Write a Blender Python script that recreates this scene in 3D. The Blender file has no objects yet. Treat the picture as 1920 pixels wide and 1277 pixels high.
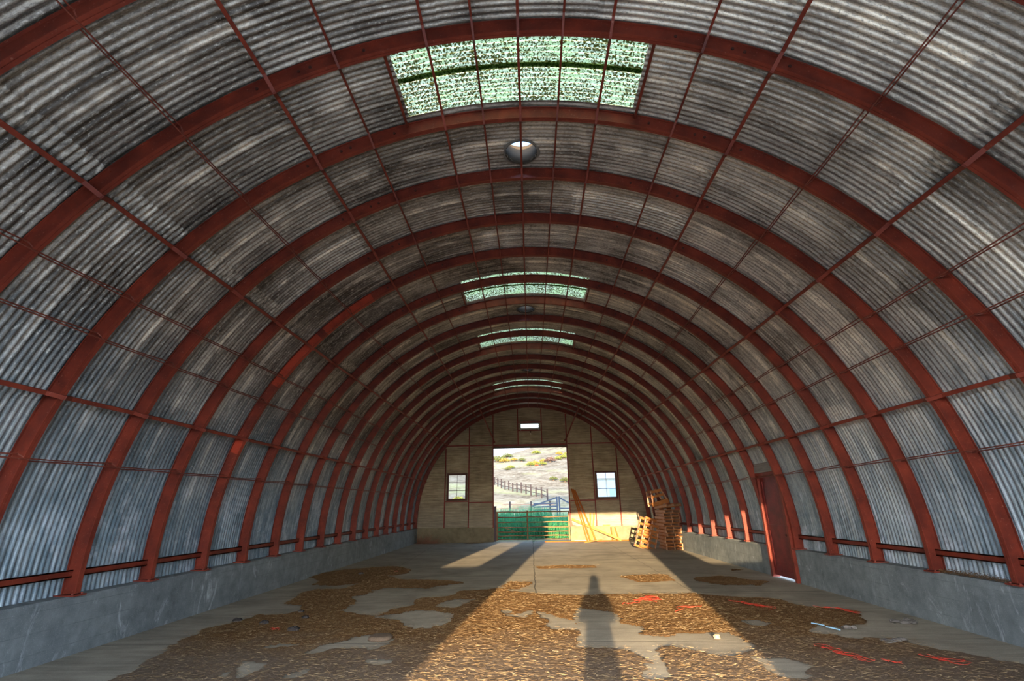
import bpy, math, random
import numpy as np
from mathutils import Vector, Matrix, noise as mnoise
random.seed(7); np.random.seed(7)
PI = math.pi; R = math.radians
sc = bpy.context.scene
col = sc.collection

# ------------------------------------------------------------------ camera
S_RIB, D0 = 1.341, 4.268             # rib spacing, first rib that shows whole
ZF = -0.98                           # floor (the arch centre line is z = 0)
SILL = -0.27                         # top of the concrete stem walls
YW = 27.27                           # far end wall, inner face of its studs
YF = -0.60                           # front end wall (behind the camera)
cam = bpy.data.cameras.new('camera'); camo = bpy.data.objects.new('camera', cam); col.objects.link(camo)
cam.sensor_width = 36.0; cam.lens = 915.8 / 1920 * 36.0; cam.clip_start = 0.05; cam.clip_end = 1000
yaw, pitch, roll = R(1.834), R(18.770), R(-0.918)
fwd = Vector((math.sin(-yaw) * math.cos(pitch), math.cos(-yaw) * math.cos(pitch), math.sin(pitch)))
right = Vector((math.cos(yaw), math.sin(yaw), 0)).normalized()
up = right.cross(fwd).normalized()
u2 = up * math.cos(roll) - right * math.sin(roll)
r2 = u2.cross(-fwd).normalized()
M = Matrix((r2, u2, -fwd)).transposed().to_4x4(); M.translation = Vector((0.010, 0, 0.755))
camo.matrix_world = M
sc.camera = camo

# ------------------------------------------------------------------ light
sc.view_settings.view_transform = 'Standard'; sc.view_settings.look = 'None'
sc.view_settings.gamma = 1; sc.view_settings.use_curve_mapping = False
sc.view_settings.exposure = 0.38
sc.cycles.max_bounces = 10; sc.cycles.diffuse_bounces = 7; sc.cycles.transmission_bounces = 6
sc.cycles.sample_clamp_indirect = 6.0
SUN_AZ, SUN_EL = 0.108, 0.1245       # x per metre of y, drop per metre of y
w = bpy.data.worlds.new('sky'); sc.world = w; w.use_nodes = True
nt = w.node_tree; N = nt.nodes; L = nt.links
for n in list(N): N.remove(n)
tc = N.new('ShaderNodeTexCoord'); sep = N.new('ShaderNodeSeparateXYZ'); L.new(tc.outputs['Generated'], sep.inputs[0])
ramp = N.new('ShaderNodeValToRGB'); L.new(sep.outputs['Z'], ramp.inputs[0])
ramp.color_ramp.elements[0].position = 0.0; ramp.color_ramp.elements[0].color = (.84, .90, .98, 1)
ramp.color_ramp.elements[1].position = .6; ramp.color_ramp.elements[1].color = (.38, .62, 1.0, 1)
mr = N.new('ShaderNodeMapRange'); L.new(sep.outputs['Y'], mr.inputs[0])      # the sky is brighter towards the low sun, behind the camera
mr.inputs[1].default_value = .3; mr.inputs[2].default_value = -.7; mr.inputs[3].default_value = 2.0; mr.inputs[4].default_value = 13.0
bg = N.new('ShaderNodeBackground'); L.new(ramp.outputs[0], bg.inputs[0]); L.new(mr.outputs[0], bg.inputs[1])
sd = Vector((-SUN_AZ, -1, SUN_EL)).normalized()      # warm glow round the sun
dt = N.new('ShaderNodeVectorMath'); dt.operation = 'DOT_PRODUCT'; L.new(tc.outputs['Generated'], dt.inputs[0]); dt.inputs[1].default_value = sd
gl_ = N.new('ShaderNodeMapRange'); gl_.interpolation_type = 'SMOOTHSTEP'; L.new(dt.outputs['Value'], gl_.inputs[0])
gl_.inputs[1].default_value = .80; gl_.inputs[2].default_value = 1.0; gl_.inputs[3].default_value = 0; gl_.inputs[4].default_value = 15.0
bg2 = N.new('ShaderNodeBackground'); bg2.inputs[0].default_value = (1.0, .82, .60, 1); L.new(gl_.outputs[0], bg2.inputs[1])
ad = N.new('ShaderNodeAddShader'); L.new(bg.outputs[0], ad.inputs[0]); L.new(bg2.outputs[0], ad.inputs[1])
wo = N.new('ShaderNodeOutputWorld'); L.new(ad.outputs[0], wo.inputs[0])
sun = bpy.data.lights.new('sun', 'SUN'); suno = bpy.data.objects.new('sun', sun); col.objects.link(suno)
sun.energy = 19.0; sun.color = (1.0, .74, .44); sun.angle = R(.5)
suno.rotation_euler = Vector((SUN_AZ, 1, -SUN_EL)).to_track_quat('-Z', 'Y').to_euler()
suno.location = (-3, -20, 8)

# ------------------------------------------------------------------ helpers
class MB:
    def __init__(s): s.v = []; s.f = []
    def add(s, vs, fs):
        o = len(s.v); s.v += [tuple(v) for v in vs]; s.f += [tuple(i + o for i in f) for f in fs]; return s
    def box(s, a, b, m=None):
        x0, y0, z0 = a; x1, y1, z1 = b
        vs = [(x0,y0,z0),(x1,y0,z0),(x1,y1,z0),(x0,y1,z0),(x0,y0,z1),(x1,y0,z1),(x1,y1,z1),(x0,y1,z1)]
        if m is not None: vs = [tuple(m @ Vector(v)) for v in vs]
        return s.add(vs, [(0,3,2,1),(4,5,6,7),(0,1,5,4),(1,2,6,5),(2,3,7,6),(3,0,4,7)])
    def beam(s, p, q, wd, th, upv=(0,0,1)):
        p, q = Vector(p), Vector(q); d = (q - p); n = d.normalized(); u = Vector(upv)
        sx = n.cross(u)
        if sx.length < 1e-4: sx = n.cross(Vector((1,0,0)))
        sx.normalize(); uu = sx.cross(n).normalized()
        vs = []
        for c in (p, q):
            for a, b in ((-1,-1),(1,-1),(1,1),(-1,1)): vs.append(c + sx * a * wd / 2 + uu * b * th / 2)
        return s.add(vs, [(0,1,2,3),(7,6,5,4),(0,4,5,1),(1,5,6,2),(2,6,7,3),(3,7,4,0)])
    def tube(s, pts, r, n=6, cap=True):
        pts = [Vector(p) for p in pts]; rs = r if isinstance(r, (list, tuple)) else [r] * len(pts)
        o = len(s.v); prev = None
        for i, p in enumerate(pts):
            t = (pts[min(i+1, len(pts)-1)] - pts[max(i-1, 0)])
            t = t.normalized() if t.length > 1e-7 else Vector((0,0,1))
            if prev is None:
                a = t.cross(Vector((0,0,1)));
                if a.length < .05: a = t.cross(Vector((1,0,0)))
            else: a = prev - t * prev.dot(t)
            if a.length < 1e-5: a = t.orthogonal()
            a.normalize(); prev = a; b = t.cross(a)
            for k in range(n):
                g = 2 * PI * k / n; s.v.append(tuple(p + (a * math.cos(g) + b * math.sin(g)) * rs[i]))
        for i in range(len(pts)-1):
            for k in range(n):
                k2 = (k + 1) % n; s.f.append((o+i*n+k, o+i*n+k2, o+(i+1)*n+k2, o+(i+1)*n+k))
        if cap:
            s.f.append(tuple(o + k for k in range(n))[::-1]); e = o + (len(pts)-1)*n; s.f.append(tuple(e + k for k in range(n)))
        return s
    def cyl(s, c, d, r, h, n=16, r1=None):
        d = Vector(d).normalized(); c = Vector(c)
        return s.tube([c, c + d * h], [r, r if r1 is None else r1], n)
    def build(s, name, mat, parent=None, smooth=False, loc=None):
        me = bpy.data.meshes.new(name); me.from_pydata(s.v, [], s.f); me.update()
        if mat is not None: me.materials.append(mat)
        if smooth: me.polygons.foreach_set('use_smooth', [True] * len(me.polygons))
        o = bpy.data.objects.new(name, me); col.objects.link(o)
        if parent is not None: o.parent = parent
        if loc is not None: o.location = loc
        return o
def npmesh(name, v, f, mat, parent=None, smooth=True):
    v = np.asarray(v, dtype=np.float32); f = np.asarray(f, dtype=np.int32); k = f.shape[1]
    me = bpy.data.meshes.new(name); me.vertices.add(len(v)); me.vertices.foreach_set('co', v.ravel())
    me.loops.add(f.size); me.loops.foreach_set('vertex_index', f.ravel())
    me.polygons.add(len(f)); me.polygons.foreach_set('loop_start', np.arange(len(f), dtype=np.int32) * k)
    me.polygons.foreach_set('loop_total', np.full(len(f), k, dtype=np.int32))
    if smooth: me.polygons.foreach_set('use_smooth', np.ones(len(f), dtype=bool))
    me.update(calc_edges=True); me.validate()
    if mat: me.materials.append(mat)
    o = bpy.data.objects.new(name, me); col.objects.link(o)
    if parent is not None: o.parent = parent
    return o
def tag(o, label=None, cat=None, group=None, kind=None):
    if label: o['label'] = label
    if cat: o['category'] = cat
    if group: o['group'] = group
    if kind: o['kind'] = kind
    return o
def empty(name, label, cat, loc=(0,0,0), rz=0, group=None):
    o = bpy.data.objects.new(name, None); col.objects.link(o); o.location = loc; o.rotation_euler.z = rz
    o.empty_display_size = .2
    return tag(o, label, cat, group)
def copy_tree(o, parent=None):
    c = o.copy(); col.objects.link(c); c.parent = parent
    for ch in list(o.children): copy_tree(ch, c)
    return c
def struct(o): o['kind'] = 'structure'; return o

# ------------------------------------------------------------------ materials
class Mat:
    def __init__(s, name, rough=.7, metal=0., spec=.3):
        s.m = bpy.data.materials.new(name); s.m.use_nodes = True; s.t = s.m.node_tree; s.N = s.t.nodes; s.L = s.t.links
        s.b = s.N['Principled BSDF']; s.b.inputs['Roughness'].default_value = rough; s.b.inputs['Metallic'].default_value = metal
        s.b.inputs['Specular IOR Level'].default_value = spec
        s._pos = None
    def set(s, sock, v):
        if isinstance(v, (int, float)): sock.default_value = v
        elif isinstance(v, tuple): sock.default_value = v if len(v) != 3 or sock.type == 'VECTOR' else (*v, 1)
        else: s.L.new(v, sock)
    def math(s, op, a, b=0., c=0., clamp=False):
        n = s.N.new('ShaderNodeMath'); n.operation = op; n.use_clamp = clamp
        s.set(n.inputs[0], a); s.set(n.inputs[1], b); s.set(n.inputs[2], c); return n.outputs[0]
    def pos(s, obj=False):
        if obj: n = s.N.new('ShaderNodeTexCoord'); return n.outputs['Object']
        if s._pos is None: s._pos = s.N.new('ShaderNodeNewGeometry').outputs['Position']
        return s._pos
    def sep(s, v): n = s.N.new('ShaderNodeSeparateXYZ'); s.L.new(v, n.inputs[0]); return n.outputs
    def comb(s, x, y, z=0.):
        n = s.N.new('ShaderNodeCombineXYZ'); s.set(n.inputs[0], x); s.set(n.inputs[1], y); s.set(n.inputs[2], z); return n.outputs[0]
    def scale(s, v, sx, sy, sz):
        n = s.N.new('ShaderNodeMapping'); s.L.new(v, n.inputs[0]); n.inputs['Scale'].default_value = (sx, sy, sz); return n.outputs[0]
    def noise(s, v, sc_, det=4, rough=.55, dist=0.):
        n = s.N.new('ShaderNodeTexNoise'); s.L.new(v, n.inputs['Vector']); n.inputs['Scale'].default_value = sc_
        n.inputs['Detail'].default_value = det; n.inputs['Roughness'].default_value = rough; n.inputs['Distortion'].default_value = dist
        return n.outputs[0]
    def white(s, v): n = s.N.new('ShaderNodeTexWhiteNoise'); s.L.new(v, n.inputs['Vector']); return n.outputs['Value']
    def rng(s, v, a, b, c=0., d=1.):
        n = s.N.new('ShaderNodeMapRange'); s.set(n.inputs[0], v)
        for i, q in enumerate((a, b, c, d)): n.inputs[i+1].default_value = q
        return n.outputs[0]
    def mix(s, f, a, b, mode='MIX'):
        n = s.N.new('ShaderNodeMix'); n.data_type = 'RGBA'; n.blend_type = mode; n.clamp_factor = True
        s.set(n.inputs[0], f); s.set(n.inputs[6], a); s.set(n.inputs[7], b); return n.outputs[2]
    def ramp(s, v, stops):
        n = s.N.new('ShaderNodeValToRGB'); s.L.new(v, n.inputs[0]); e = n.color_ramp.elements
        while len(e) < len(stops): e.new(.5)
        for q, (p, c) in zip(e, stops): q.position = p; q.color = (*c, 1)
        return n.outputs[0]
    def color(s, v): s.set(s.b.inputs['Base Color'], v); return s
    def bump(s, h, dist=.01, st=.5):
        n = s.N.new('ShaderNodeBump'); s.L.new(h, n.inputs['Height']); n.inputs['Distance'].default_value = dist; n.inputs['Strength'].default_value = st
        s.L.new(n.outputs[0], s.b.inputs['Normal']); return s

def metal_roof(name):
    m = Mat(name, .42, .4, .5); p = m.sep(m.pos()); x, y, z = p[0], p[1], p[2]
    th = m.math('ARCTAN2', x, z)                       # position round the arch
    arc = m.math('MULTIPLY', th, 6.2)
    iso = m.comb(arc, y)
    streak = m.noise(m.comb(m.math('MULTIPLY', arc, .55), m.math('MULTIPLY', y, 11.)), 1.0, 4, .6)
    fine = m.noise(m.comb(m.math('MULTIPLY', arc, 9.), m.math('MULTIPLY', y, 34.)), 1.0, 3, .65)
    grime = m.noise(iso, .75, 5, .6, .5)
    bay = m.math('FLOOR', m.math('DIVIDE', m.math('SUBTRACT', y, D0 + .55), S_RIB))
    row = m.math('FLOOR', m.math('DIVIDE', m.math('ADD', m.math('DEGREES', th), 10.), 19.2))
    sheet = m.white(m.comb(bay, row))
    f = m.math('ADD', m.math('MULTIPLY', m.rng(streak, .34, .66), .46), m.math('MULTIPLY', m.rng(grime, .38, .64), .36))
    f = m.math('ADD', f, m.math('MULTIPLY', sheet, .24))
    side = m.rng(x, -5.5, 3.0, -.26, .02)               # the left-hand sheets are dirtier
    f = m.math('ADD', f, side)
    # pale run-off streak where two sheets overlap in the middle of a bay
    fr = m.math('FRACT', m.math('DIVIDE', m.math('SUBTRACT', y, D0), S_RIB))
    lap = m.rng(m.math('ABSOLUTE', m.math('SUBTRACT', fr, .52)), .07, .01)
    f = m.math('ADD', f, m.math('MULTIPLY', m.math('MULTIPLY', lap, m.rng(m.noise(iso, 2.1, 2), .4, .6)), .5), clamp=True)
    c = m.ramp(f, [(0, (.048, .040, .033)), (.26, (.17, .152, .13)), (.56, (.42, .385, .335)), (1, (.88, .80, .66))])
    spk = m.rng(fine, .56, .68)
    c = m.mix(m.math('MULTIPLY', spk, .55), c, (.62, .60, .54))
    grain = m.noise(m.comb(m.math('MULTIPLY', arc, 26.), m.math('MULTIPLY', y, 60.)), 1.0, 2, .7)
    c = m.mix(m.math('MULTIPLY', m.rng(grain, .50, .30), .55), c, (.05, .043, .037)); c = m.mix(m.math('MULTIPLY', m.rng(grain, .58, .72), .45), c, (.78, .74, .66))
    ad = m.math('ABSOLUTE', m.math('DEGREES', th))      # dusty overlap strips beside the stout purlins
    for a0, a1 in ((26.0, 28.2), (46.2, 48.2)):
        mid, hw = (a0 + a1) / 2, (a1 - a0) / 2
        q = m.rng(m.math('ABSOLUTE', m.math('SUBTRACT', ad, mid)), hw, hw - .12)
        c = m.mix(m.math('MULTIPLY', q, m.rng(sheet, .2, .9, .15, .55)), c, m.mix(m.rng(fine, .4, .6), (.10, .09, .07), (.66, .62, .54)))
    dk = m.rng(fine, .42, .33)
    c = m.mix(m.math('MULTIPLY', dk, .6), c, (.035, .03, .027))
    # lower sheets: cleaner blue-grey galvanising with white bloom, sky's blue light painted in
    low = m.rng(z, 3.4, .6)
    zinc_sky_tint = m.ramp(m.noise(m.comb(m.math('MULTIPLY', arc, 1.2), m.math('MULTIPLY', y, 9.)), 1.3, 5, .7), [(.3, (.06, .12, .16)), (.5, (.20, .31, .38)), (.7, (.50, .62, .70))])
    c = m.mix(m.math('MULTIPLY', low, .9), c, m.mix(.25, zinc_sky_tint, c))
    bl = m.math('MULTIPLY', m.rng(m.noise(m.comb(m.math('MULTIPLY', arc, 1.3), m.math('MULTIPLY', y, 2.2)), .9, 6, .75), .52, .68), m.rng(z, 1.8, .4))
    c = m.mix(m.math('MULTIPLY', bl, .8), c, (.66, .72, .80))
    m.color(c); m.bump(fine, .004, .35)
    return m.m
def metal_end(name):
    m = Mat(name, .55, .15, .3); p = m.sep(m.pos()); x, z = p[0], p[2]
    v = m.comb(x, z)
    st = m.noise(m.comb(m.math('MULTIPLY', x, 1.3), m.math('MULTIPLY', z, 12.)), 1., 4, .6)
    gr = m.noise(v, 1.1, 5, .6)
    sheet = m.white(m.comb(m.math('FLOOR', m.math('DIVIDE', m.math('ADD', x, .66), 1.33)), m.math('FLOOR', m.math('DIVIDE', z, .99))))
    f = m.math('ADD', m.math('MULTIPLY', m.rng(st, .3, .7), .45), m.math('ADD', m.math('MULTIPLY', m.rng(gr, .35, .65), .3), m.math('MULTIPLY', sheet, .2)), clamp=True)
    c = m.ramp(f, [(0, (.13, .095, .055)), (.5, (.33, .26, .165)), (1, (.55, .46, .31))])
    c = m.mix(m.math('MULTIPLY', m.rng(z, 1.6, -.2), .35), c, (.36, .37, .33))
    m.color(c); return m.m
def red_paint(name, base=(.20, .030, .014), var=(.10, .015, .008), rough=.55):
    m = Mat(name, rough, 0, .35); n = m.noise(m.pos(), 3.2, 5, .6); n2 = m.noise(m.pos(), 40, 3, .6)
    c = m.mix(m.rng(n, .35, .65), var, base); c = m.mix(m.math('MULTIPLY', m.rng(n2, .60, .72), .5), c, (.10, .03, .02))
    c = m.mix(m.math('MULTIPLY', m.rng(n2, .36, .28), .3), c, (.50, .28, .22)); m.color(c); m.bump(n2, .002, .4); return m.m
def concrete(name, dark, light, joints=False, stripes=False):
    m = Mat(name, .85, 0, .2); P = m.pos(); p = m.sep(P)
    big = m.noise(P, .9, 6, .62, .4); md = m.noise(P, 5., 5, .65); fn = m.noise(P, 90., 2, .6)
    drag = m.noise(m.scale(P, .8, 7., 1.), 1.2, 5, .7, .6)
    f = m.math('ADD', m.math('MULTIPLY', m.rng(big, .3, .7), .45), m.math('ADD', m.math('MULTIPLY', m.rng(drag if joints else md, .3, .7), .4), m.math('MULTIPLY', fn, .2)))
    c = m.mix(f, dark, light)
    c = m.mix(m.math('MULTIPLY', m.rng(fn, .62, .7), .35), c, tuple(q * 1.7 for q in light))
    if stripes:                                         # form-board lines and pale mineral runs
        zb = m.math('ABSOLUTE', m.math('SUBTRACT', m.math('FRACT', m.math('DIVIDE', m.math('ADD', p[2], m.math('MULTIPLY', md, .03)), .235)), .5))
        c = m.mix(m.math('MULTIPLY', m.math('MULTIPLY', m.rng(zb, .03, .0), m.rng(big, .4, .6)), .5), c, tuple(q * .45 for q in dark))
        wh = m.noise(m.scale(P, 1., 2.2, .7), 1.6, 6, .75, 1.2); c = m.mix(m.math('MULTIPLY', m.rng(wh, .58, .72), .6), c, (.55, .6, .62))
    if joints:
        def line(v, at, wd): return m.rng(m.math('ABSOLUTE', m.math('SUBTRACT', v, at)), wd, wd * .3)
        wob = m.math('MULTIPLY', m.math('SUBTRACT', m.noise(P, 1.5, 4), .5), .10)
        lx = line(m.math('ADD', p[0], wob), .05, .018)
        for at in (7.55, 11.35, 14.25, 18.1, 22.0, 3.8): lx = m.math('MAXIMUM', lx, line(p[1], at, .016))
        for at, sl in ((-3.2, .06), (3.1, -.02)):
            lx = m.math('MAXIMUM', lx, m.math('MULTIPLY', line(m.math('ADD', m.math('ADD', p[0], wob), m.math('MULTIPLY', p[1], sl)), at, .013), .7))
        c = m.mix(m.math('MULTIPLY', lx, .75), c, (.03, .028, .025))
        st = m.noise(P, .55, 5, .7, .8); c = m.mix(m.math('MULTIPLY', m.rng(st, .55, .72), .35), c, tuple(q * .55 for q in dark))
        ht = m.math('SUBTRACT', m.math('ADD', m.math('MULTIPLY', drag, .5), m.math('MULTIPLY', fn, .12)), lx); m.bump(ht, .008, .5)
    else: m.bump(m.math('ADD', md, m.math('MULTIPLY', fn, .3)), .01, .4)
    m.color(c); return m.m
def wood(name, a, b, sc_=(1, 1, 1), rough=.7):
    m = Mat(name, rough, 0, .2); P = m.pos(True)
    n = m.noise(m.scale(P, *sc_), 6., 5, .6, .6); r = m.N.new('ShaderNodeObjectInfo').outputs['Random']
    c = m.mix(m.rng(n, .3, .7), a, b); c = m.mix(m.math('MULTIPLY', r, .45), c, tuple(q * .62 for q in a)); m.color(c); m.bump(n, .003, .4); return m.m
def plain(name, c, rough=.6, metal=0., var=.35, sc_=8.):
    m = Mat(name, rough, metal, .3); n = m.noise(m.pos(), sc_, 4, .6)
    m.color(m.mix(m.math('MULTIPLY', m.rng(n, .35, .65), var), c, tuple(q * .45 for q in c))); return m.m

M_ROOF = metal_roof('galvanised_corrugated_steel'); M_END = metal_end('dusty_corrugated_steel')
M_RED = red_paint('red_oxide_paint'); M_REDP = red_paint('faded_red_paint', (.23, .037, .019), (.14, .021, .012))
M_NEWRED = red_paint('fresh_red_primer', (.40, .045, .018), (.24, .03, .013)); M_ROD = red_paint('rusty_red_rod', (.22, .05, .03), (.12, .03, .02))
M_DOOR = red_paint('deep_red_door_paint', (.20, .020, .016), (.10, .011, .010), .5); M_STUD = red_paint('dark_red_stud_paint', (.27, .035, .022), (.15, .022, .016))
M_FLOOR = concrete('worn_concrete', (.12, .110, .092), (.48, .43, .335), joints=True)
M_STEM = concrete('cast_concrete', (.075, .09, .095), (.27, .30, .30), stripes=True)
M_STEME = concrete('stained_concrete', (.10, .085, .05), (.26, .225, .15), stripes=False)

# ------------------------------------------------------------------ setting: floor and stem walls
b = MB()
struct(b.box((-6.3, YF - .15, ZF - .3), (6.3, YW + .3, ZF)).build('floor', M_FLOOR))
DY0, DY1 = 12.37, 13.62              # side door opening between two ribs
def stem(segs, name, side):
    b = MB()
    for y0, y1 in segs:
        x0, x1 = (6.0, 6.34)
        n = max(2, int((y1 - y0) / .3)); ys = np.linspace(y0, y1, n)
        vs = []; fs = []
        for y in ys:
            j = .012 * mnoise.noise(Vector((side, y * .7, 0))); e = .008 * mnoise.noise(Vector((side, y * 2.1, 4)))
            for X, Z in ((x0 + j, ZF - .01), (x0 + j, SILL - .03), (x0 + .025 + j, SILL + e), (x1, SILL + .01), (x1, ZF - .01)): vs.append((side * X, y, Z))
        for i in range(n - 1):
            for k in range(4):
                q = (i*5+k, i*5+k+1, (i+1)*5+k+1, (i+1)*5+k); fs.append(q if side < 0 else q[::-1])
        for e in (0, n - 1): fs.append(tuple(e*5 + k for k in range(5)))
        b.add(vs, fs)
    return struct(b.build(name, M_STEM))
stem([(YF, YW + .1)], 'baseboard_left', -1)
stem([(YF, DY0 - .06), (DY1 + .06, YW + .1)], 'baseboard_right', 1)
b = MB(); b.box((-6.0, YW - .02, ZF), (-1.97, YW + .28, SILL)); b.box((2.03, YW - .02, ZF), (6.0, YW + .28, SILL))
struct(b.build('baseboard_back', M_STEME))

# ------------------------------------------------------------------ setting: corrugated arch
PITCH = S_RIB / 17; AMP = .016
SKY = [(.06, .90), (4.93, 5.88), (7.93, 8.86), (12.93, 13.87)]      # skylights, in rib spacings
SKYT = R(15.0)
VENTS = [1.69, 6.68, 11.62]
def arch_sheet(name, t0, t1, y0, y1, mat, rr=6.22, nt_=None, hole=True, parent=None):
    nt_ = nt_ or max(2, int(abs(t1 - t0) / R(1.5))); th = np.linspace(t0, t1, nt_ + 1)
    ny = int(round((y1 - y0) / PITCH * 6)); ys = np.linspace(y0, y1, ny + 1)
    # overlap edges: each sheet laps a little lower than its upper neighbour
    prof = AMP * np.cos(2 * PI * ys / PITCH)
    row = int(math.floor((math.degrees((t0 + t1) / 2) + 10) / 19.2))
    amp = np.array([.62 + .38 * abs(mnoise.noise(Vector((int((y - D0 - .55) / S_RIB + 50) * 3.7, row * 5.1, .5)))) * 2.2 for y in ys]); amp = np.clip(np.convolve(np.pad(amp, 6, mode='edge'), np.ones(13) / 13, 'valid'), .55, 1.0)
    T, Y = np.meshgrid(th, ys, indexing='ij')
    dent = np.array([[mnoise.noise(Vector((t * 9, y * 1.3, 2))) * .005 for y in ys[::6]] for t in th]); dent = np.stack([np.interp(ys, ys[::6], d) for d in dent])
    rad = rr + .004 + (prof * amp)[None, :] + dent
    V = np.stack([rad * np.sin(T), Y, rad * np.cos(T)], -1).reshape(-1, 3)
    i, j = np.meshgrid(np.arange(nt_), np.arange(ny), indexing='ij')
    a = i * (ny + 1) + j
    F = np.stack([a, a + 1, a + ny + 2, a + ny + 1], -1).reshape(-1, 4)
    tc_ = ((th[:-1] + th[1:]) / 2)[i].ravel(); yc = ((ys[:-1] + ys[1:]) / 2)[j].ravel()
    if hole:
        keep = np.ones(len(F), bool)
        for k0, k1 in SKY: keep &= ~((np.abs(tc_) < SKYT) & (yc > D0 + k0 * S_RIB) & (yc < D0 + k1 * S_RIB))
        for k in VENTS: keep &= ~(((tc_ * 6.2) ** 2 + (yc - D0 - k * S_RIB) ** 2) < .25 ** 2)
        keep &= ~((tc_ > R(76)) & (yc > DY0 - .02) & (yc < DY1 + .02))
        F = F[keep]
    return npmesh(name, V, F, mat, parent)
def join_np(parts, name, mat):
    vs = []; fs = []; o = 0
    for p in parts:
        me = p.data; v = np.empty(len(me.vertices) * 3, np.float32); me.vertices.foreach_get('co', v)
        f = np.empty(len(me.loops), np.int32); me.loops.foreach_get('vertex_index', f)
        vs.append(v.reshape(-1, 3)); fs.append(f.reshape(-1, 4) + o); o += len(v) // 3
        bpy.data.objects.remove(p); bpy.data.meshes.remove(me)
    return npmesh(name, np.concatenate(vs), np.concatenate(fs), mat)
Y0, Y1 = YF - .05, YW + .12
def sheets(rows):                     # alternate rows sit slightly further in, so their edges show as laps
    out = []
    for (a, b_, dr) in rows: out.append(arch_sheet('s', R(a), R(b_), Y0, Y1, None, 6.222 - dr, 64 if a == -5 else None))
    return out
ceil_rows = [(-48.2, -26.0, 0), (-28.4, -8.6, .012), (-10.2, -5, 0), (-5, 5, 0), (5, 10.2, 0), (8.6, 28.4, .012), (26.0, 48.2, 0)]
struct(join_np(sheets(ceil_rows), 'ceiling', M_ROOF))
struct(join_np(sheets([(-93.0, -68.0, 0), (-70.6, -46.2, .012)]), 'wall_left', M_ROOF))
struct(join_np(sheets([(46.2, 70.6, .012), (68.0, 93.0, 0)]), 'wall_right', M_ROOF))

# ------------------------------------------------------------------ ribs
rib_y = [D0 + k * S_RIB for k in range(-3, 17)] + [YW - .09]
RI, RO = 6.0, 6.195
def arc_solid(b, r0, r1, y0, y1, t0, t1, n=96):
    vs = []; fs = []
    for i in range(n + 1):
        t = t0 + (t1 - t0) * i / n; s_, c_ = math.sin(t), math.cos(t)
        for rr, yy in ((r0, y0), (r0, y1), (r1, y1), (r1, y0)): vs.append((rr * s_, yy, rr * c_))
    for i in range(n):
        for k in range(4):
            k2 = (k + 1) % 4; fs.append((i*4+k, i*4+k2, (i+1)*4+k2, (i+1)*4+k))
    fs.append((3, 2, 1, 0)); fs.append((n*4, n*4+1, n*4+2, n*4+3))
    return b.add(vs, fs)
ORD = ['nearest', 'second', 'third', 'fourth', 'fifth', 'sixth', 'seventh', 'eighth', 'ninth', 'tenth', 'eleventh', 'twelfth', 'thirteenth', 'fourteenth', 'fifteenth', 'sixteenth', 'seventeenth', 'eighteenth', 'nineteenth', 'twentieth']
TE = R(92.3)
def rib_parts(root):
    w_ = MB(); arc_solid(w_, RI + .004, RO - .004, -.016, .016, -TE, TE); w_.build('web', M_RED, root)
    f1 = MB(); arc_solid(f1, RI, RI + .012, -.038, -.004, -TE, TE); arc_solid(f1, RI, RI + .012, .004, .038, -TE, TE); f1.build('inner_flange', M_REDP, root)
    f2 = MB(); arc_solid(f2, RO - .012, RO, -.038, .038, -TE, TE); f2.build('outer_flange', M_RED, root)
    for s in (-1, 1):
        p = MB(); p.box((s * 5.955 if s > 0 else -6.255, -.10, SILL), (6.255 if s > 0 else -5.955, .10, SILL + .018))
        for yy in (-.07, .07): p.cyl((s * 6.0, yy, SILL + .018), (0, 0, 1), .014, .016, 6)
        p.build('base_plate', M_REDP, root)
    r_ = MB()
    def stud(rr, t, rad, h):
        r_.cyl((rr * math.sin(t), -.015, rr * math.cos(t)), (0, -1, 0), rad, h, 6)
    for i in range(-46, 47):
        t = R(i * 2.0); stud(RI + .045, t + .004, .0062, .006); stud(RO - .045, t - .004, .0062, .006)
    o = r_.build('rivets', M_REDP, root); o['kind'] = 'stuff'
    for s in (-1, 1):
        for t in (17.2, 23.3, 24.6, 29.4):
            tt = R(t) * s; MB().cyl(((RI + .10) * math.sin(tt), -.015, (RI + .10) * math.cos(tt)), (0, -1, 0), .019, .014, 8).build('splice_bolt', plain_dark, root)
plain_dark = plain('dark_rusted_bolt', (.06, .02, .015))
rib0 = None
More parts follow.
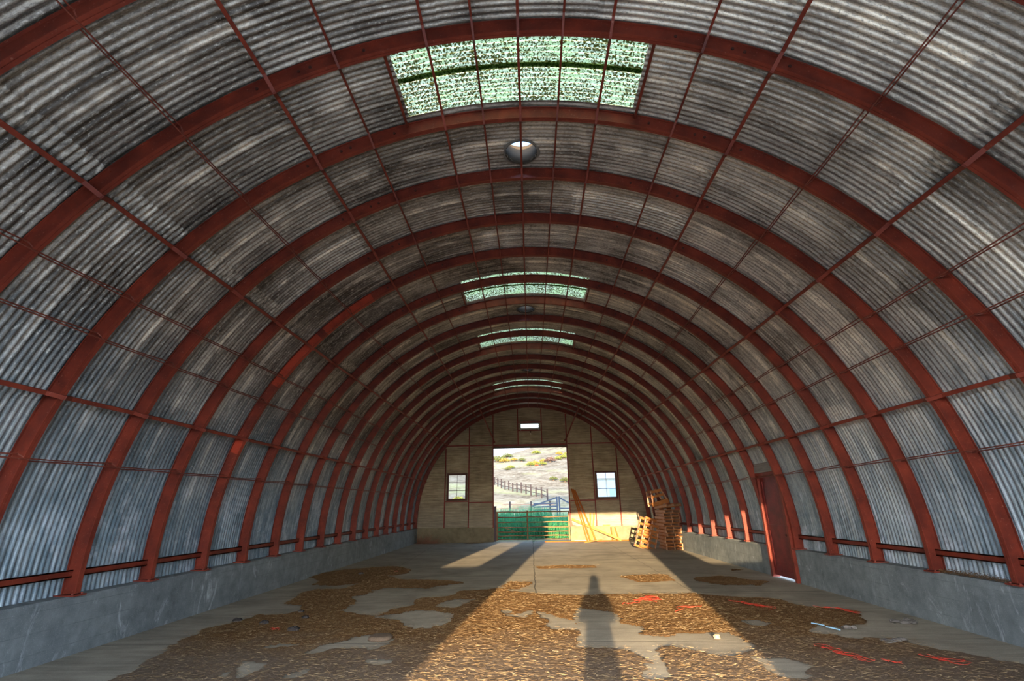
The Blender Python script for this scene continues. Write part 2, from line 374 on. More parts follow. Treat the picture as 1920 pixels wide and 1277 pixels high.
for i, y in enumerate(rib_y):
    far = len(rib_y) - 1
    if i <= 2: lab = ['red steel arch rib beside the front doorway', 'red steel arch rib just inside the front of the shed', 'red steel arch rib crossing the top corners of the view'][i]
    elif i == far: lab = 'red steel arch rib bolted against the far corrugated end wall'
    elif i == 3: lab = 'red steel arch rib at the near edge of the big green skylight'
    elif i == 4: lab = 'red arch rib between the big green skylight and the nearest round roof vent'
    elif i == 5: lab = 'red steel arch rib just beyond the nearest round roof vent'
    elif i == 6: lab = 'dark red arch rib, second beyond the nearest round roof vent'
    elif i == 7: lab = 'red arch rib with bright orange-red repainted stretches on its left side'
    elif i == 8: lab = 'red steel arch rib across the second green skylight'
    elif i == 9: lab = 'red arch rib whose right foot stands at the near jamb of the side door'
    elif i == 10: lab = 'red arch rib whose right side runs down to the far jamb of the side door'
    elif i == 11: lab = 'red arch rib crossing the third skylight, its right foot sunlit beside the side door'
    else: lab = 'red steel arch rib, %s counted back from the one at the far end wall' % ORD[far - i]
    if rib0 is None:
        rib0 = empty('arch_rib', lab, 'roof rib', (0, y, 0), 0, 'arch ribs of the shed'); rib_parts(rib0); r = rib0
    else:
        r = copy_tree(rib0); r.location = (0, y, 0); r['label'] = lab
    if i == 7:
        for n_, (a, c) in enumerate(((-58.5, -46.), (-44.5, -33.), (-72.5, -69.8))):
            q = MB(); arc_solid(q, RI - .0015, RI - .0005, -.039, .039, R(a), R(c), 12); arc_solid(q, RI + .014, RO - .014, -.0185, -.0165, R(a), R(c), 12)
            tag(q.build('repainted_patch', M_NEWRED, r), 'bright orange-red primer on the rib')
        q = MB(); arc_solid(q, RI - .0015, RI - .0005, -.039, .039, R(-91.8), R(-85.5), 12); arc_solid(q, RI + .014, RO - .014, -.0185, -.0165, R(-91.8), R(-86.), 12)
        tag(q.build('repainted_patch', M_REDP, r), 'paler pink-red repair at the rib foot')

# ------------------------------------------------------------------ purlins and tie rods
def cyl_pt(t, r, y): return Vector((r * math.sin(t), y, r * math.cos(t)))
def bar(b, pts, wd, th):
    for p, q in zip(pts, pts[1:]):
        m_ = (p + q) / 2; b.beam(p, q, wd, th, (m_.x, 0, m_.z))
def purlin(deg, wd, th, rmid, name, lab, y_to=None):
    t = R(deg); b = MB(); rng_ = random.Random(int(deg * 10)); pts = []
    ys = rib_y[:-1] + [YW - .13]
    for i, y in enumerate(ys):
        j = (rng_.random() - .5) * .012
        pts.append(cyl_pt(t, RI - .003 - th / 2, y))
        if i < len(ys) - 1:
            y2 = ys[i+1]
            pts.append(cyl_pt(t + j / 6, rmid, y + .17)); pts.append(cyl_pt(t - j / 6, rmid, y2 - .17))
    bar(b, pts, wd, th)
    return tag(b.build(name, M_REDP if wd > .03 else M_RED), lab, 'purlin', 'lengthwise steel purlins')
nm = {0: 'thin red purlin running along the very crown of the roof',
      5: 'thin red purlin close to the crown, the first on its %s side', 10.3: 'red purlin %s of the crown crossing the outer third of the skylights',
      20.4: 'thin red purlin on the %s, just outside the skylights', 27.97: 'stout red purlin high on the %s haunch of the roof',
      48.6: 'stout red purlin halfway down the %s side of the arch', 69.6: 'stout red purlin low on the %s wall, above the lowest tie rods'}
for deg, wd, th, rm in ((0, .032, .03, 6.10), (5.0, .026, .03, 6.12), (10.3, .032, .034, 6.10), (20.4, .028, .03, 6.11), (27.97, .042, .040, 6.08), (48.6, .050, .044, 6.07), (69.6, .052, .045, 6.06)):
    for s in ((1,) if deg == 0 else (-1, 1)):
        lab = nm[deg] if deg == 0 else nm[deg] % ('left' if s < 0 else 'right')
        purlin(deg * s, wd, th, rm, 'purlin', lab)
rodn = {38.4: 'pair of crossing tie rods below the high stout purlin on the %s', 56.5: 'pair of crossing tie rods just below the middle stout purlin on the %s',
        62.0: 'pair of crossing tie rods above the lowest stout purlin on the %s', 76.85: 'lowest pair of crossing tie rods on the %s wall'}
for deg in (38.4, 56.5, 62.0, 76.85):
    for s in (-1, 1):
        t = R(deg) * s; root = empty('tie_rods', rodn[deg] % ('left' if s < 0 else 'right'), 'tie rod', (0, 0, 0), 0, 'tie rods between the ribs')
        for q in range(2):
            b = MB(); pts = []
            for i, y in enumerate(rib_y[:-1]):
                y2 = rib_y[i+1]; inner = (i + q) % 2 == 0
                pts += [cyl_pt(t, 5.99, y), cyl_pt(t + .001, 5.995, y + .04)]
                if q == 0: pts += [cyl_pt(t + R(.12), 6.03, (y + y2) / 2), cyl_pt(t + R(.35), 6.09, y2 - .05)]
                else: pts += [cyl_pt(t - R(.35), 6.10, y + .06), cyl_pt(t - R(.1), 6.03, (y + y2) / 2)]
            b.tube(pts, .0085, 5); b.build('rod', M_ROD, root)
# base rails just above the concrete
for s, ya, yb, lab in ((-1, -9, 99, 'dark red channel rail along the foot of the left wall'), (1, -9, DY0 + .1, 'dark red rail at the foot of the right wall, camera side of the door'),
                       (1, DY1 - .2, 99, 'dark red rail at the foot of the right wall, beyond the side door')):
    b = MB(); sel = [y for y in rib_y if ya < y < yb]; X = s * 6.115; y, y2 = sel[0], sel[-1] - .02
    for z0, z1, xx in ((-.045, -.03, .03), (.03, .045, .03), (-.045, .045, .008)): b.box((min(X, X + s * xx), y, z0), (max(X, X + s * xx), y2, z1))
    tag(b.build('base_rail', M_RED), lab, 'rail')

# ------------------------------------------------------------------ skylights
ms = Mat('algae_stained_fibreglass', .5); nt_ = ms.t
P = ms.pos(); pp = ms.sep(P)
n1 = ms.noise(P, 34, 3, .7); n2 = ms.noise(P, 2.2, 4, .6)
c = ms.mix(ms.rng(n2, .35, .65), (.32, .36, .15), (.42, .39, .24)); c = ms.mix(ms.rng(ms.math('ADD', n1, ms.math('MULTIPLY', ms.math('SUBTRACT', n2, .5), -.25)), .54, .47), c, (.032, .026, .005))
edge = ms.math('ABSOLUTE', ms.math('SUBTRACT', ms.math('FRACT', ms.math('DIVIDE', ms.math('SUBTRACT', pp[1], D0), S_RIB)), .47))
c = ms.mix(ms.math('MULTIPLY', ms.rng(edge, .028, .015), .8), c, (.025, .055, .006))
tr = ms.N.new('ShaderNodeBsdfTranslucent'); ms.L.new(c, tr.inputs[0])
df = ms.N.new('ShaderNodeBsdfDiffuse'); ms.L.new(c, df.inputs[0])
mx = ms.N.new('ShaderNodeMixShader'); mx.inputs[0].default_value = .22; ms.L.new(tr.outputs[0], mx.inputs[1]); ms.L.new(df.outputs[0], mx.inputs[2])
ms.L.new(mx.outputs[0], ms.N['Material Output'].inputs[0]); M_SKY = ms.m
sl = ['big green-stained skylight nearest the camera', 'green skylight beyond the first round roof vent, second from the camera', 'third green skylight from the camera, a narrow band', 'farthest green skylight, a thin strip near the end wall']
for i, (k0, k1) in enumerate(SKY):
    root = empty('skylight', sl[i], 'skylight', (0, 0, 0), 0, 'fibreglass skylights')
    ya, yb = D0 + k0 * S_RIB, D0 + k1 * S_RIB; ym = D0 + (math.floor(k0 + .3) + .47) * S_RIB
    arch_sheet('translucent_sheet', -SKYT - .006, SKYT + .006, ya - .07, ym + .05, M_SKY, 6.235, 24, False, root)
    arch_sheet('translucent_sheet', -SKYT - .006, SKYT + .006, ym - .05, yb + .08, M_SKY, 6.238, 24, False, root)
    yr0 = D0 + math.floor(k0 + .3) * S_RIB
    for s in (-1, 1):
        b = MB(); bar(b, [cyl_pt(s * R(15.25), 6.15, yr0 + .03), cyl_pt(s * R(15.25), 6.15, yr0 + S_RIB - .03)], .035, .05)
        b.build('edge_bar', M_RED, root)

# ------------------------------------------------------------------ roof vents
M_DUCT = plain('dull_brown_galvanised_duct', (.05, .038, .026), .8, .0); M_COLLAR = plain('grey_flashing', (.22, .21, .19), .6, .3)
vl = ['round roof vent nearest the camera with a slit of daylight', 'round roof vent beyond the second skylight', 'farthest round roof vent near the crown']
v0 = None
for i, k in enumerate(VENTS):
    if v0 is None:
        v0 = r = empty('roof_vent', vl[0], 'roof vent', (0, D0 + k * S_RIB, 6.2), 0, 'round roof vents')
        vs = []; fs = []; n = 40
        for a in range(n):
            g = 2 * PI * a / n
            for rr, zz in ((.262, -.006), (.262, .03), (.30 + .012 * math.sin(5 * g + 1), .004)):
                X = rr * math.cos(g); vs.append((X, rr * math.sin(g), zz - X * X / 12.4))
        for a in range(n):
            a2 = (a + 1) % n; fs += [(a*3, a2*3, a2*3+1, a*3+1), (a*3, a*3+2, a2*3+2, a2*3)]
        MB().add(vs, fs).build('collar', M_COLLAR, r)
        vs = []; fs = []
        for a in range(n):
            g = 2 * PI * a / n
            for rr, zz in ((.26, -.01), (.26, .34), (.268, .34), (.268, -.01)): vs.append((rr * math.cos(g), rr * math.sin(g), zz))
        for a in range(n):
            a2 = (a + 1) % n
            for q in range(4): fs.append((a*4+q, a2*4+q, a2*4+(q+1) % 4, a*4+(q+1) % 4))
        MB().add(vs, fs).build('duct', M_DUCT, r, True)
        b = MB(); b.tube([(0, 0, .54), (0, 0, .555), (0, 0, .70)], [.33, .33, .03], 28); b.build('rain_cap', M_DUCT, r)
        b = MB()
        for g in (.35, 2.45, 4.5): b.box((.262 * math.cos(g) - .012, .262 * math.sin(g) - .012, .24), (.262 * math.cos(g) + .012, .262 * math.sin(g) + .012, .55))
        b.build('cap_bracket', M_DUCT, r)
    else:
        r = copy_tree(v0); r.location = (0, D0 + k * S_RIB, 6.2); r['label'] = vl[i]

# ------------------------------------------------------------------ far end wall
WL = (-4.47, -3.44, 1.12, 2.47); WR = (3.50, 4.60, 1.10, 2.46)
def end_sheet(name, y, holes, mat, vert_holes=None):
    xs = sorted(set([round(q, 3) for q in np.arange(-6.2, 6.21, .1)] + [q for h in holes for q in h[:2]]))
    zs = sorted(set([round(q, 4) for q in np.arange(ZF if vert_holes else SILL - .02, 6.2, PITCH / 6)] + [q for h in holes for q in h[2:]]))
    xs = np.array(xs); zs = np.array(zs)
    X, Z = np.meshgrid(xs, zs, indexing='ij'); Yv = y + .011 * np.cos(2 * PI * Z / PITCH)
    V = np.stack([X, Yv, Z], -1).reshape(-1, 3); nx, nz = len(xs), len(zs)
    i, j = np.meshgrid(np.arange(nx - 1), np.arange(nz - 1), indexing='ij'); a = i * nz + j
    F = np.stack([a, a + nz, a + nz + 1, a + 1], -1).reshape(-1, 4)
    xc = ((xs[:-1] + xs[1:]) / 2)[i].ravel(); zc = ((zs[:-1] + zs[1:]) / 2)[j].ravel()
    keep = ~((xc ** 2 + zc ** 2 > 6.17 ** 2) & (zc > 0)) & (np.abs(xc) < 6.16)
    for h in holes: keep &= ~((xc > h[0]) & (xc < h[1]) & (zc > h[2]) & (zc < h[3]))
    return npmesh(name, V, F[keep], mat)
struct(end_sheet('wall_back', YW + .09, [(-1.97, 2.03, -2, 3.80), WL, WR], M_END))
# red framing of the far end wall: every member a thing
def stud_(x, z0, z1, lab, wd=.055, mat=M_STUD, name='wall_stud'):
    b = MB(); b.box((x - wd / 2, YW, z0), (x + wd / 2, YW + .012, z1)); b.box((x - wd / 2, YW, z0), (x - wd / 2 + .01, YW + .075, z1)); b.box((x + wd / 2 - .01, YW, z0), (x + wd / 2, YW + .075, z1))
    b.box((x - wd, YW - .01, z0), (x + wd, YW + .07, z0 + .02))
    return tag(b.build(name, mat), lab, 'stud', 'red studs of the far end wall')
def topz(x): return math.sqrt(5.99 ** 2 - x * x)
for x, z0, z1, lab in ((-4.60, SILL, topz(4.6), 'leftmost red stud of the far end wall, left of the left window'),
    (-3.32, SILL, topz(3.32), 'red stud between the left window and the far doorway'),
    (-2.00, SILL, topz(2.0), 'red stud forming the left side of the far doorway'),
    (-.62, 3.9, topz(.62), 'short red stud over the far doorway, left of the strip light'),
    (.69, 3.9, topz(.69), 'short red stud over the far doorway, right of the strip light'),
    (3.40, SILL, topz(3.4), 'red stud between the far doorway and the right window'),
    (4.70, SILL, topz(4.7), 'rightmost red stud of the far end wall, right of the right window')): stud_(x, z0, z1, lab)
root = empty('door_post', 'red right-hand post of the far doorway with a flared orange-lit foot', 'post', (2.05, YW, SILL))
b = MB(); b.box((-.035, 0, .02), (.03, .08, topz(2.05) - SILL)); b.build('post', M_STUD, root)
b = MB(); b.add([(-.04,-.02,0),(.28,-.02,0),(.28,.08,0),(-.04,.08,0),(-.04,-.02,.30),(.05,-.02,.30),(.05,.08,.30),(-.04,.08,.30),(.10,-.02,.08),(.10,.08,.08),(.28,-.02,.03),(.28,.08,.03)],
    [(0,1,10,8,4),(4,8,5),(3,7,6,9,11,2),(0,3,2,1),(4,5,6,7),(5,8,9,6),(8,10,11,9),(1,2,11,10),(0,4,7,3)]); b.build('flared_foot', M_NEWRED, root)
def rail_(x0, x1, z, lab, h=.06, dy=0):
    b = MB(); b.box((x0, YW - .006 + dy, z - h / 2), (x1, YW + .01 + dy, z + h / 2)); b.box((x0, YW + dy, z - h / 2), (x1, YW + .07 + dy, z - h / 2 + .012))
    return tag(b.build('wall_rail', M_STUD), lab, 'rail', 'red cross rails of the far end wall')
rail_(-4.57, -2.03, 3.97, 'red cross rail high on the far wall, left of the doorway')
rail_(-1.97, 2.02, 3.94, 'red lintel rail above the far doorway', .09)
rail_(2.09, 4.67, 3.98, 'red cross rail high on the far wall, right of the doorway')
rail_(-3.29, -2.03, .99, 'red cross rail between the left window and the doorway', .05)
rail_(2.09, 3.37, 1.01, 'red cross rail between the doorway and the right window', .05)
rail_(-.59, .66, 5.20, 'short red rail above the strip light', .05); rail_(-.59, .66, 4.74, 'short red rail below the strip light', .05)
rail_(-4.57, -3.35, 1.045, 'red sill rail under the left window', .045); rail_(3.43, 4.67, 1.03, 'red sill rail under the right window', .045)
b = MB(); b.box((-1.99, YW + .0, 3.79), (2.04, YW + .12, 3.90)); struct(b.build('trim_1', plain('weathered_lintel', (.11, .075, .05))))
# diagonal struts from the arch to the door frame
for (p, q, lab) in (((-2.46, D0 + 15 * S_RIB - .16, 5.42), (-1.93, YW - .03, 4.12), 'left diagonal red strut from the arch down to the far doorway frame'),
                    ((2.50, D0 + 15 * S_RIB - .16, 5.40), (1.96, YW - .03, 4.14), 'right diagonal red strut from the arch down to the far doorway frame')):
    root = empty('diagonal_strut', lab, 'strut', p, 0, 'diagonal struts over the far doorway')
    P0 = Vector(p); b = MB(); d = Vector(q) - P0
    b.beam((0, 0, 0), d, .075, .012, (1, 0, .3)); b.beam(Vector((.02, 0, 0)), d + Vector((.02, 0, 0)), .012, .06, (1, 0, .3)); b.build('angle_bar', M_REDP, root)
    for e in (Vector((0, 0, 0)), d):
        c_ = MB(); c_.box((e.x - .05, e.y - .03, e.z - .03), (e.x + .05, e.y + .03, e.z + .05)); c_.build('bracket', M_RED, root)
b = MB(); b.tube([cyl_pt(R(a_), r_, y_) for a_, r_, y_ in ((48.6, 5.97, 24.4), (51, 5.9, 24.5), (54.5, 5.86, 24.65), (58, 5.85, 24.6), (60.5, 5.86, 24.2), (61.5, 5.9, 23.6), (61.8, 5.97, 23.0))], .014, 6)
tag(b.build('hanging_rope', M_NEWRED), 'red rope hanging in a loop from the right-hand purlins near the far end', 'rope')
# strip light over the doorway
root = empty('strip_light', 'white twin-tube strip light above the far doorway', 'light', (.045, YW - .02, 4.95))
M_WHITE = plain('white_enamel', (.75, .75, .74), .4, 0, .15)
b = MB(); b.box((-.50, 0, -.14), (.50, .06, .16)); b.box((-.53, -.05, -.16), (-.49, .06, .17)); b.box((.49, -.05, -.16), (.53, .06, .17)); b.build('housing', plain('grey_fixture_metal', (.34, .34, .33)), root)
b = MB(); b.box((-.48, -.06, -.135), (.48, -.005, -.105)); b.build('lower_lip', M_WHITE, root)
me_ = Mat('lit_fluorescent_tube', .4); me_.color((.85, .88, .9)); me_.b.inputs['Emission Color'].default_value = (.88, .95, 1, 1); me_.b.inputs['Emission Strength'].default_value = 2.0
for z in (.09, -.02): MB().tube([(-.48, -.045, z), (.48, -.045, z)], .038, 12).build('tube', me_.m, root)
for s in (-1, 1): MB().cyl((s * .5, -.03, -.21), (0, 0, 1), .02, .07, 8).build('hanger', M_WHITE, root)
root = empty('lamp_socket', 'small pale lamp bulb on the wall below the strip light', 'lamp', (.08, YW + .05, 4.55))
MB().cyl((0, -.02, .06), (0, 0, 1), .035, .09, 10).build('socket', plain_dark, root)
MB().tube([(0, -.02, .06), (0, -.02, .03), (0, -.02, -.01), (0, -.02, -.05), (0, -.02, -.07)], [.02, .03, .045, .03, .01], 10).build('bulb', plain('dusty_glass_bulb', (.62, .55, .42)), root, True)

# end windows
mg = Mat('window_glass', .05); mg.b.inputs['Base Color'].default_value = (.85, .92, .98, 1); mg.b.inputs['Roughness'].default_value = .02
gl = mg.N.new('ShaderNodeBsdfTransparent'); gl.inputs[0].default_value = (.90, .94, .97, 1); gs = mg.N.new('ShaderNodeBsdfGlossy'); gs.inputs[1].default_value = .05
mm = mg.N.new('ShaderNodeMixShader'); mm.inputs[0].default_value = .04; mg.L.new(gl.outputs[0], mm.inputs[1]); mg.L.new(gs.outputs[0], mm.inputs[2]); mg.L.new(mm.outputs[0], mg.N['Material Output'].inputs[0])
M_FRAME = plain('dark_brown_window_frame', (.10, .035, .022)); M_MUNT = plain('thin_muntin_paint', (.16, .09, .08))
for i, (x0, x1, z0, z1) in enumerate((WL, WR)):
    w_ = x1 - x0; h = z1 - z0; root = bpy.data.objects.new('window_%d' % (i + 1), None); col.objects.link(root); root.location = (x0, YW, z0); struct(root)
    root['label'] = ('window left of the far doorway, view of dry hillside', 'window right of the far doorway, view of a pale blue shed')[i]
    b = MB(); t = .065
    for a, c_ in (((-.03, .0, -.03), (w_ + .03, .13, t)), ((-.03, .0, h - t), (w_ + .03, .13, h + .03)), ((-.03, .0, t), (t, .13, h - t)), ((w_ - t, .0, t), (w_ + .03, .13, h - t))): b.box(a, c_)
    b.build('window_frame', M_FRAME, root)
    zm = .36 * h
    b = MB(); b.box((t, .05, zm - .016), (w_ - t, .09, zm + .016)); b.box((w_ / 2 - .04, .045, zm - .01), (w_ / 2 + .0, .06, zm + .03)); b.build('meeting_rail', M_MUNT, root)
    b = MB(); b.box((w_ / 2 - .008, .06, t), (w_ / 2 + .008, .08, h - t)); b.box((t, .06, h * .68 - .006), (w_ - t, .08, h * .68 + .006)); b.build('muntins', M_MUNT, root)
    b = MB(); b.box((t, .066, t), (w_ - t, .072, zm - .016)); b.build('pane', mg.m, root)
    b = MB(); b.box((t, .066, zm + .016), (w_ - t, .072, h - t)); b.build('pane', mg.m, root)

# ------------------------------------------------------------------ front end wall (behind the camera) with its open doorway
# unseen opening widens upwards; its sides are slanted to shape the sun patch
def hole_poly(b, y, rects):
    pass
YFa = YF - .02
def quad(b, a, c, d, e, y0=YFa - .04, y1=YFa):
    vs = [(p[0], yy, p[1]) for yy in (y0, y1) for p in (a, c, d, e)]
    b.add(vs, [(0,1,2,3),(7,6,5,4),(0,4,5,1),(1,5,6,2),(2,6,7,3),(3,7,4,0)])
DT = 3.80
xl0, xl1, xr0, xr1 = -2.02, -2.02 - .076 * (DT - ZF), 1.73, 1.73 + .19 * (DT - ZF)
FWL = (-4.62, -3.52, 1.15, 2.46); FWR = (3.55, 4.45, 1.15, 2.46)
b = MB()
def az(x): return math.sqrt(max(0, 6.23 ** 2 - x * x))
def colband(x0, x1, z0=ZF, top=None, n=18):
    for i in range(n):
        a = x0 + (x1 - x0) * i / n; c_ = x0 + (x1 - x0) * (i + 1) / n
        quad(b, (a, z0), (c_, z0), (c_, az(c_) if top is None else top), (a, az(a) if top is None else top))
colband(-6.25, FWL[0]); colband(FWL[0], FWL[1], ZF, FWL[2], 1); colband(FWL[0], FWL[1], FWL[3])
colband(FWR[1], 6.25); colband(FWR[0], FWR[1], ZF, FWR[2], 1); colband(FWR[0], FWR[1], FWR[3])
colband(FWL[1], FWR[0], DT, None, 50)
quad(b, (FWL[1], ZF), (xl0, ZF), (xl1, DT), (FWL[1], DT)); quad(b, (xr0, ZF), (FWR[0], ZF), (FWR[0], DT), (xr1, DT))
struct(b.build('wall_front', M_END))
M_STEMF = M_STEM

# ------------------------------------------------------------------ side door on the right
root = bpy.data.objects.new('door_1', None); col.objects.link(root); root.location = (5.965, DY0, ZF); struct(root)
root['label'] = 'closed deep red panelled door in the right wall'
W_, H_ = DY1 - DY0, 2.46
b = MB(); b.box((-.02, 0.0, 0), (.14, .09, H_)); b.box((-.02, W_ - .09, 0), (.14, W_, H_)); b.box((-.02, .09, H_ - .08), (.14, W_ - .09, H_)); b.build('door_frame', M_REDP, root)
leaf = MB(); leaf.box((.05, .095, .05), (.08, W_ - .095, H_ - .085)); leaf = leaf.build('door_leaf', M_DOOR, root)
b = MB()
for a, c_ in (((.035, .095, .05), (.05, .20, H_ - .085)), ((.035, W_ - .20, .05), (.05, W_ - .095, H_ - .085)), ((.035, .2, .05), (.05, W_ - .2, .17)), ((.035, .2, H_ - .22), (.05, W_ - .2, H_ - .085)), ((.03, .2, 1.09), (.05, W_ - .2, 1.21))): b.box(a, c_)
b.build('stile_and_rails', M_DOOR, leaf)
b = MB(); b.cyl((.03, .15, 1.0), (-1, 0, 0), .028, .05, 10); b.build('knob', plain_dark, leaf)
b = MB(); b.box((-.01, .0, H_ + .005), (.12, W_ + .03, H_ + .24)); tag(b.build('header_board', wood('weathered_grey_board', (.16, .15, .14), (.30, .28, .26), (1, .2, 3)), root), 'weathered grey board above the door')
b = MB(); b.box((.14, -.02, 0), (.3, 0.0, H_ + .2)); b.box((.14, W_, 0), (.3, W_ + .02, H_ + .2)); b.box((.14, 0, H_ - .02), (.3, W_, H_ + .22)); struct(b.build('trim_2', M_STUD, None, loc=(5.965, DY0, ZF)))

# ------------------------------------------------------------------ farm gate across the far doorway
M_GATE = wood('rusty_brown_gate_tube', (.20, .10, .045), (.33, .18, .08), (2, 1, 1), .6)
root = empty('farm_gate', 'low rusty seven-bar farm gate closing the far doorway', 'gate', (0, YW + .34, ZF))
gz = [1.455, 1.19, .94, .685, .465, .27, .095]
for i, z in enumerate(gz):
    b = MB(); n = 14; pts = [(-1.82 + 3.8 * k / n, .004 * math.sin(k * 1.3 + i), z + .010 * math.sin(k * .9 + i * 2.1)) for k in range(n + 1)]
    b.tube(pts, .026 if i else .03, 8); b.build('rail', M_GATE, root, True)
for x in (-1.82, -.21, 1.98):
    b = MB(); b.box((x - .035, -.03, .05), (x + .035, .03, 1.53 if x == -.21 else 1.48)); b.build('upright', M_GATE, root)
b = MB(); b.beam((-1.6, .04, .72), (-.75, .04, .45), .03, .03); b.build('brace', M_GATE, root)
b = MB(); b.tube([(1.9, -.03, .1), (1.85, -.05, .02), (1.8, -.06, .06), (1.84, -.05, .2), (1.95, -.03, .3)], .008, 5); b.build('chain', plain_dark, root)
M_POST = wood('grey_purple_post_wood', (.10, .07, .085), (.19, .14, .15), (1, 1, .3))
b = MB(); b.box((-.065, -.065, 0), (.065, .065, 1.72)); b.box((-.075, -.075, 1.72), (.075, .075, 1.76))
tag(b.build('gate_post', M_POST, loc=(-1.93, YW + .42, ZF)), 'weathered purple-grey post at the left end of the farm gate', 'post')

# ------------------------------------------------------------------ pallets
M_PALF = wood('orange_pallet_wood', (.26, .09, .022), (.40, .16, .045), (1, 3, 3)); M_PALE = wood('pink_pallet_wood', (.36, .19, .12), (.50, .30, .20), (3, 1, 3))
def make_pallet(name, lab, W=.66, D=1.22, n_top=6, n_str=3):
    root = empty(name, lab, 'pallet')
    for k in range(n_str):
        x = -W / 2 + .02 + (W - .04) * k / (n_str - 1); b = MB(); b.box((x - .019, -D / 2, .018), (x + .019, D / 2, .108)); b.build('stringer', M_PALE, root)
    for k in range(n_top):
        y = -D / 2 + .05 + (D - .1) * k / (n_top - 1); b = MB(); b.box((-W / 2, y - .045, .108), (W / 2, y + .045, .125)); b.build('deck_board', M_PALF, root)
    for y in (-D / 2 + .05, 0, D / 2 - .05):
        b = MB(); b.box((-W / 2, y - .045, 0), (W / 2, y + .045, .018)); b.build('bottom_board', M_PALF, root)
    return root
proto = None; rp = random.Random(3)
cx_, cy_ = 5.665, 21.75
names13 = ['resting on the floor', 'second from the bottom', 'third from the bottom', 'fourth from the bottom', 'fifth from the bottom', 'sixth from the bottom', 'seventh from the bottom', 'eighth from the bottom', 'ninth from the bottom', 'tenth from the bottom', 'eleventh from the bottom', 'twelfth from the bottom']
zz = ZF
for i in range(12):
    lab = 'orange wooden pallet in the stack by the right wall, ' + names13[i]
    if proto is None: proto = p = make_pallet('pallet', lab); p['group'] = 'pallets in the stack'
    else: p = copy_tree(proto); p['label'] = lab
    dx = (rp.random() - .5) * .09 - (.035 if i > 6 else 0); dy = (rp.random() - .5) * .14
    p.location = (cx_ + dx, cy_ + dy, zz); p.rotation_euler = (0, 0, R(rp.uniform(-3.5, 3.5) + 1))
    zz += .1262
p = copy_tree(proto); p['label'] = 'wooden pallet lying tilted on top of the stack'; p.location = (cx_ + .0, cy_ - .12, zz + .075); p.rotation_euler = (R(-4), R(-3.5), R(9))
ztop = zz
# leaning pallets left of the stack
for (x, y, rx, ry, rz, lab) in ((4.93, 22.15, R(90), R(0), R(8), 'pallet standing on end, leaning against the left side of the stack'),
                                 (4.74, 22.35, R(90), 0, R(12), 'outermost leaning pallet, nearest the far doorway')):
    p = copy_tree(proto); p['label'] = lab; p['group'] = 'pallets leaning on the stack'
    m_ = Matrix.Translation((x, y, ZF + .585)) @ Matrix.Rotation(R(17), 4, 'Y') @ Matrix.Rotation(rz, 4, 'Z') @ Matrix.Rotation(R(90), 4, 'X')
    p.matrix_world = m_
# chair-like crate frame on top
root = empty('slatted_crate', 'open slatted wooden crate tipped up on top of the pallet stack', 'crate', (5.32, 21.75, ztop + .20))
root.rotation_euler = (R(0), R(-14), R(4))
for s in (-1, 1):
    for x, z0, z1 in ((-.36, 0, .60), (.30, 0, .60)):
        b = MB(); b.beam((x * 1.02 + .05, s * .33, z0), (x * .6, s * .33, z1), .04, .06); b.build('corner_post', M_PALE, root)
    b = MB(); b.beam((-.32, s * .33, .05), (.30, s * .33, .03), .03, .09); b.build('side_rail', M_PALE, root)
for z, x in ((.58, -.21), (.40, -.255), (.10, -.31)):
    b = MB(); b.box((x + .02, -.36, z - .05), (x + .05, .36, z + .04)); b.build('slat', M_PALF, root)
for z, x in ((.56, .17), (.36, .22), (.12, .29)):
    b = MB(); b.box((x, -.36, z - .05), (x + .03, .36, z + .04)); b.build('slat', M_PALF, root)
b = MB(); b.box((-.36, -.37, .0), (.36, -.345, .16)); b.box((-.22, -.37, .50), (.19, -.345, .60)); b.box((-.27, -.37, .32), (.23, -.345, .41)); b.build('front_board', M_PALF, root)

# ------------------------------------------------------------------ loose timber by the far doorway
M_PINE = wood('orange_pine_board', (.25, .065, .007), (.35, .11, .014), (3, 3, .3)); M_PINE2 = wood('pale_pine_board', (.36, .17, .04), (.46, .25, .08), (3, 3, .3))
def plank(p, q, wd, th, lab, mat=M_PINE, up_=(0, 1, 0), grp='loose timber by the far doorway'):
    p, q = Vector(p), Vector(q); b = MB(); b.beam((0, 0, 0), q - p, wd, th, up_)
    return tag(b.build('timber_board', mat, loc=p), lab, 'board', grp)
f0 = ZF
plank((2.80, YW - .62, f0 + .04), (2.17, YW - .06, 1.60), .065, .04, 'leftmost long board leaning on the doorway post')
plank((2.93, YW - .70, f0 + .04), (2.25, YW - .06, 1.58), .08, .04, 'second long board leaning on the doorway post')
plank((3.24, YW - .50, f0 + .04), (2.34, YW - .05, 1.53), .08, .04, 'rightmost long board of the three leaning on the doorway post', M_PINE)
plank((2.98, YW - .40, f0 + .04), (3.09, YW - .05, .40), .09, .03, 'short upright board leaning left of the window stud', M_PINE2)
plank((3.06, YW - .30, f0 + .04), (3.29, YW - .05, .39), .08, .03, 'short board leaning right against the window stud', M_PINE2)
plank((4.50, YW - .62, f0 + .06), (2.10, YW - .12, .09), .11, .035, 'long pale plank lying diagonally across the wall base', M_PINE2)
plank((4.13, YW - .16, f0 + .02), (4.10, YW - .05, -.33), .07, .03, 'leftmost short offcut standing against the concrete', M_PINE)
plank((4.27, YW - .16, f0 + .02), (4.20, YW - .05, -.33), .07, .03, 'middle short offcut standing against the concrete', M_PINE2)
plank((4.45, YW - .16, f0 + .02), (4.30, YW - .05, -.33), .06, .03, 'rightmost short offcut standing against the concrete', M_PINE)
plank((.65, YW - .65, f0 + .035), (3.2, YW - .72, f0 + .035), .09, .05, 'long board lying on the floor in front of the gate', M_PINE, (0, 0, 1))
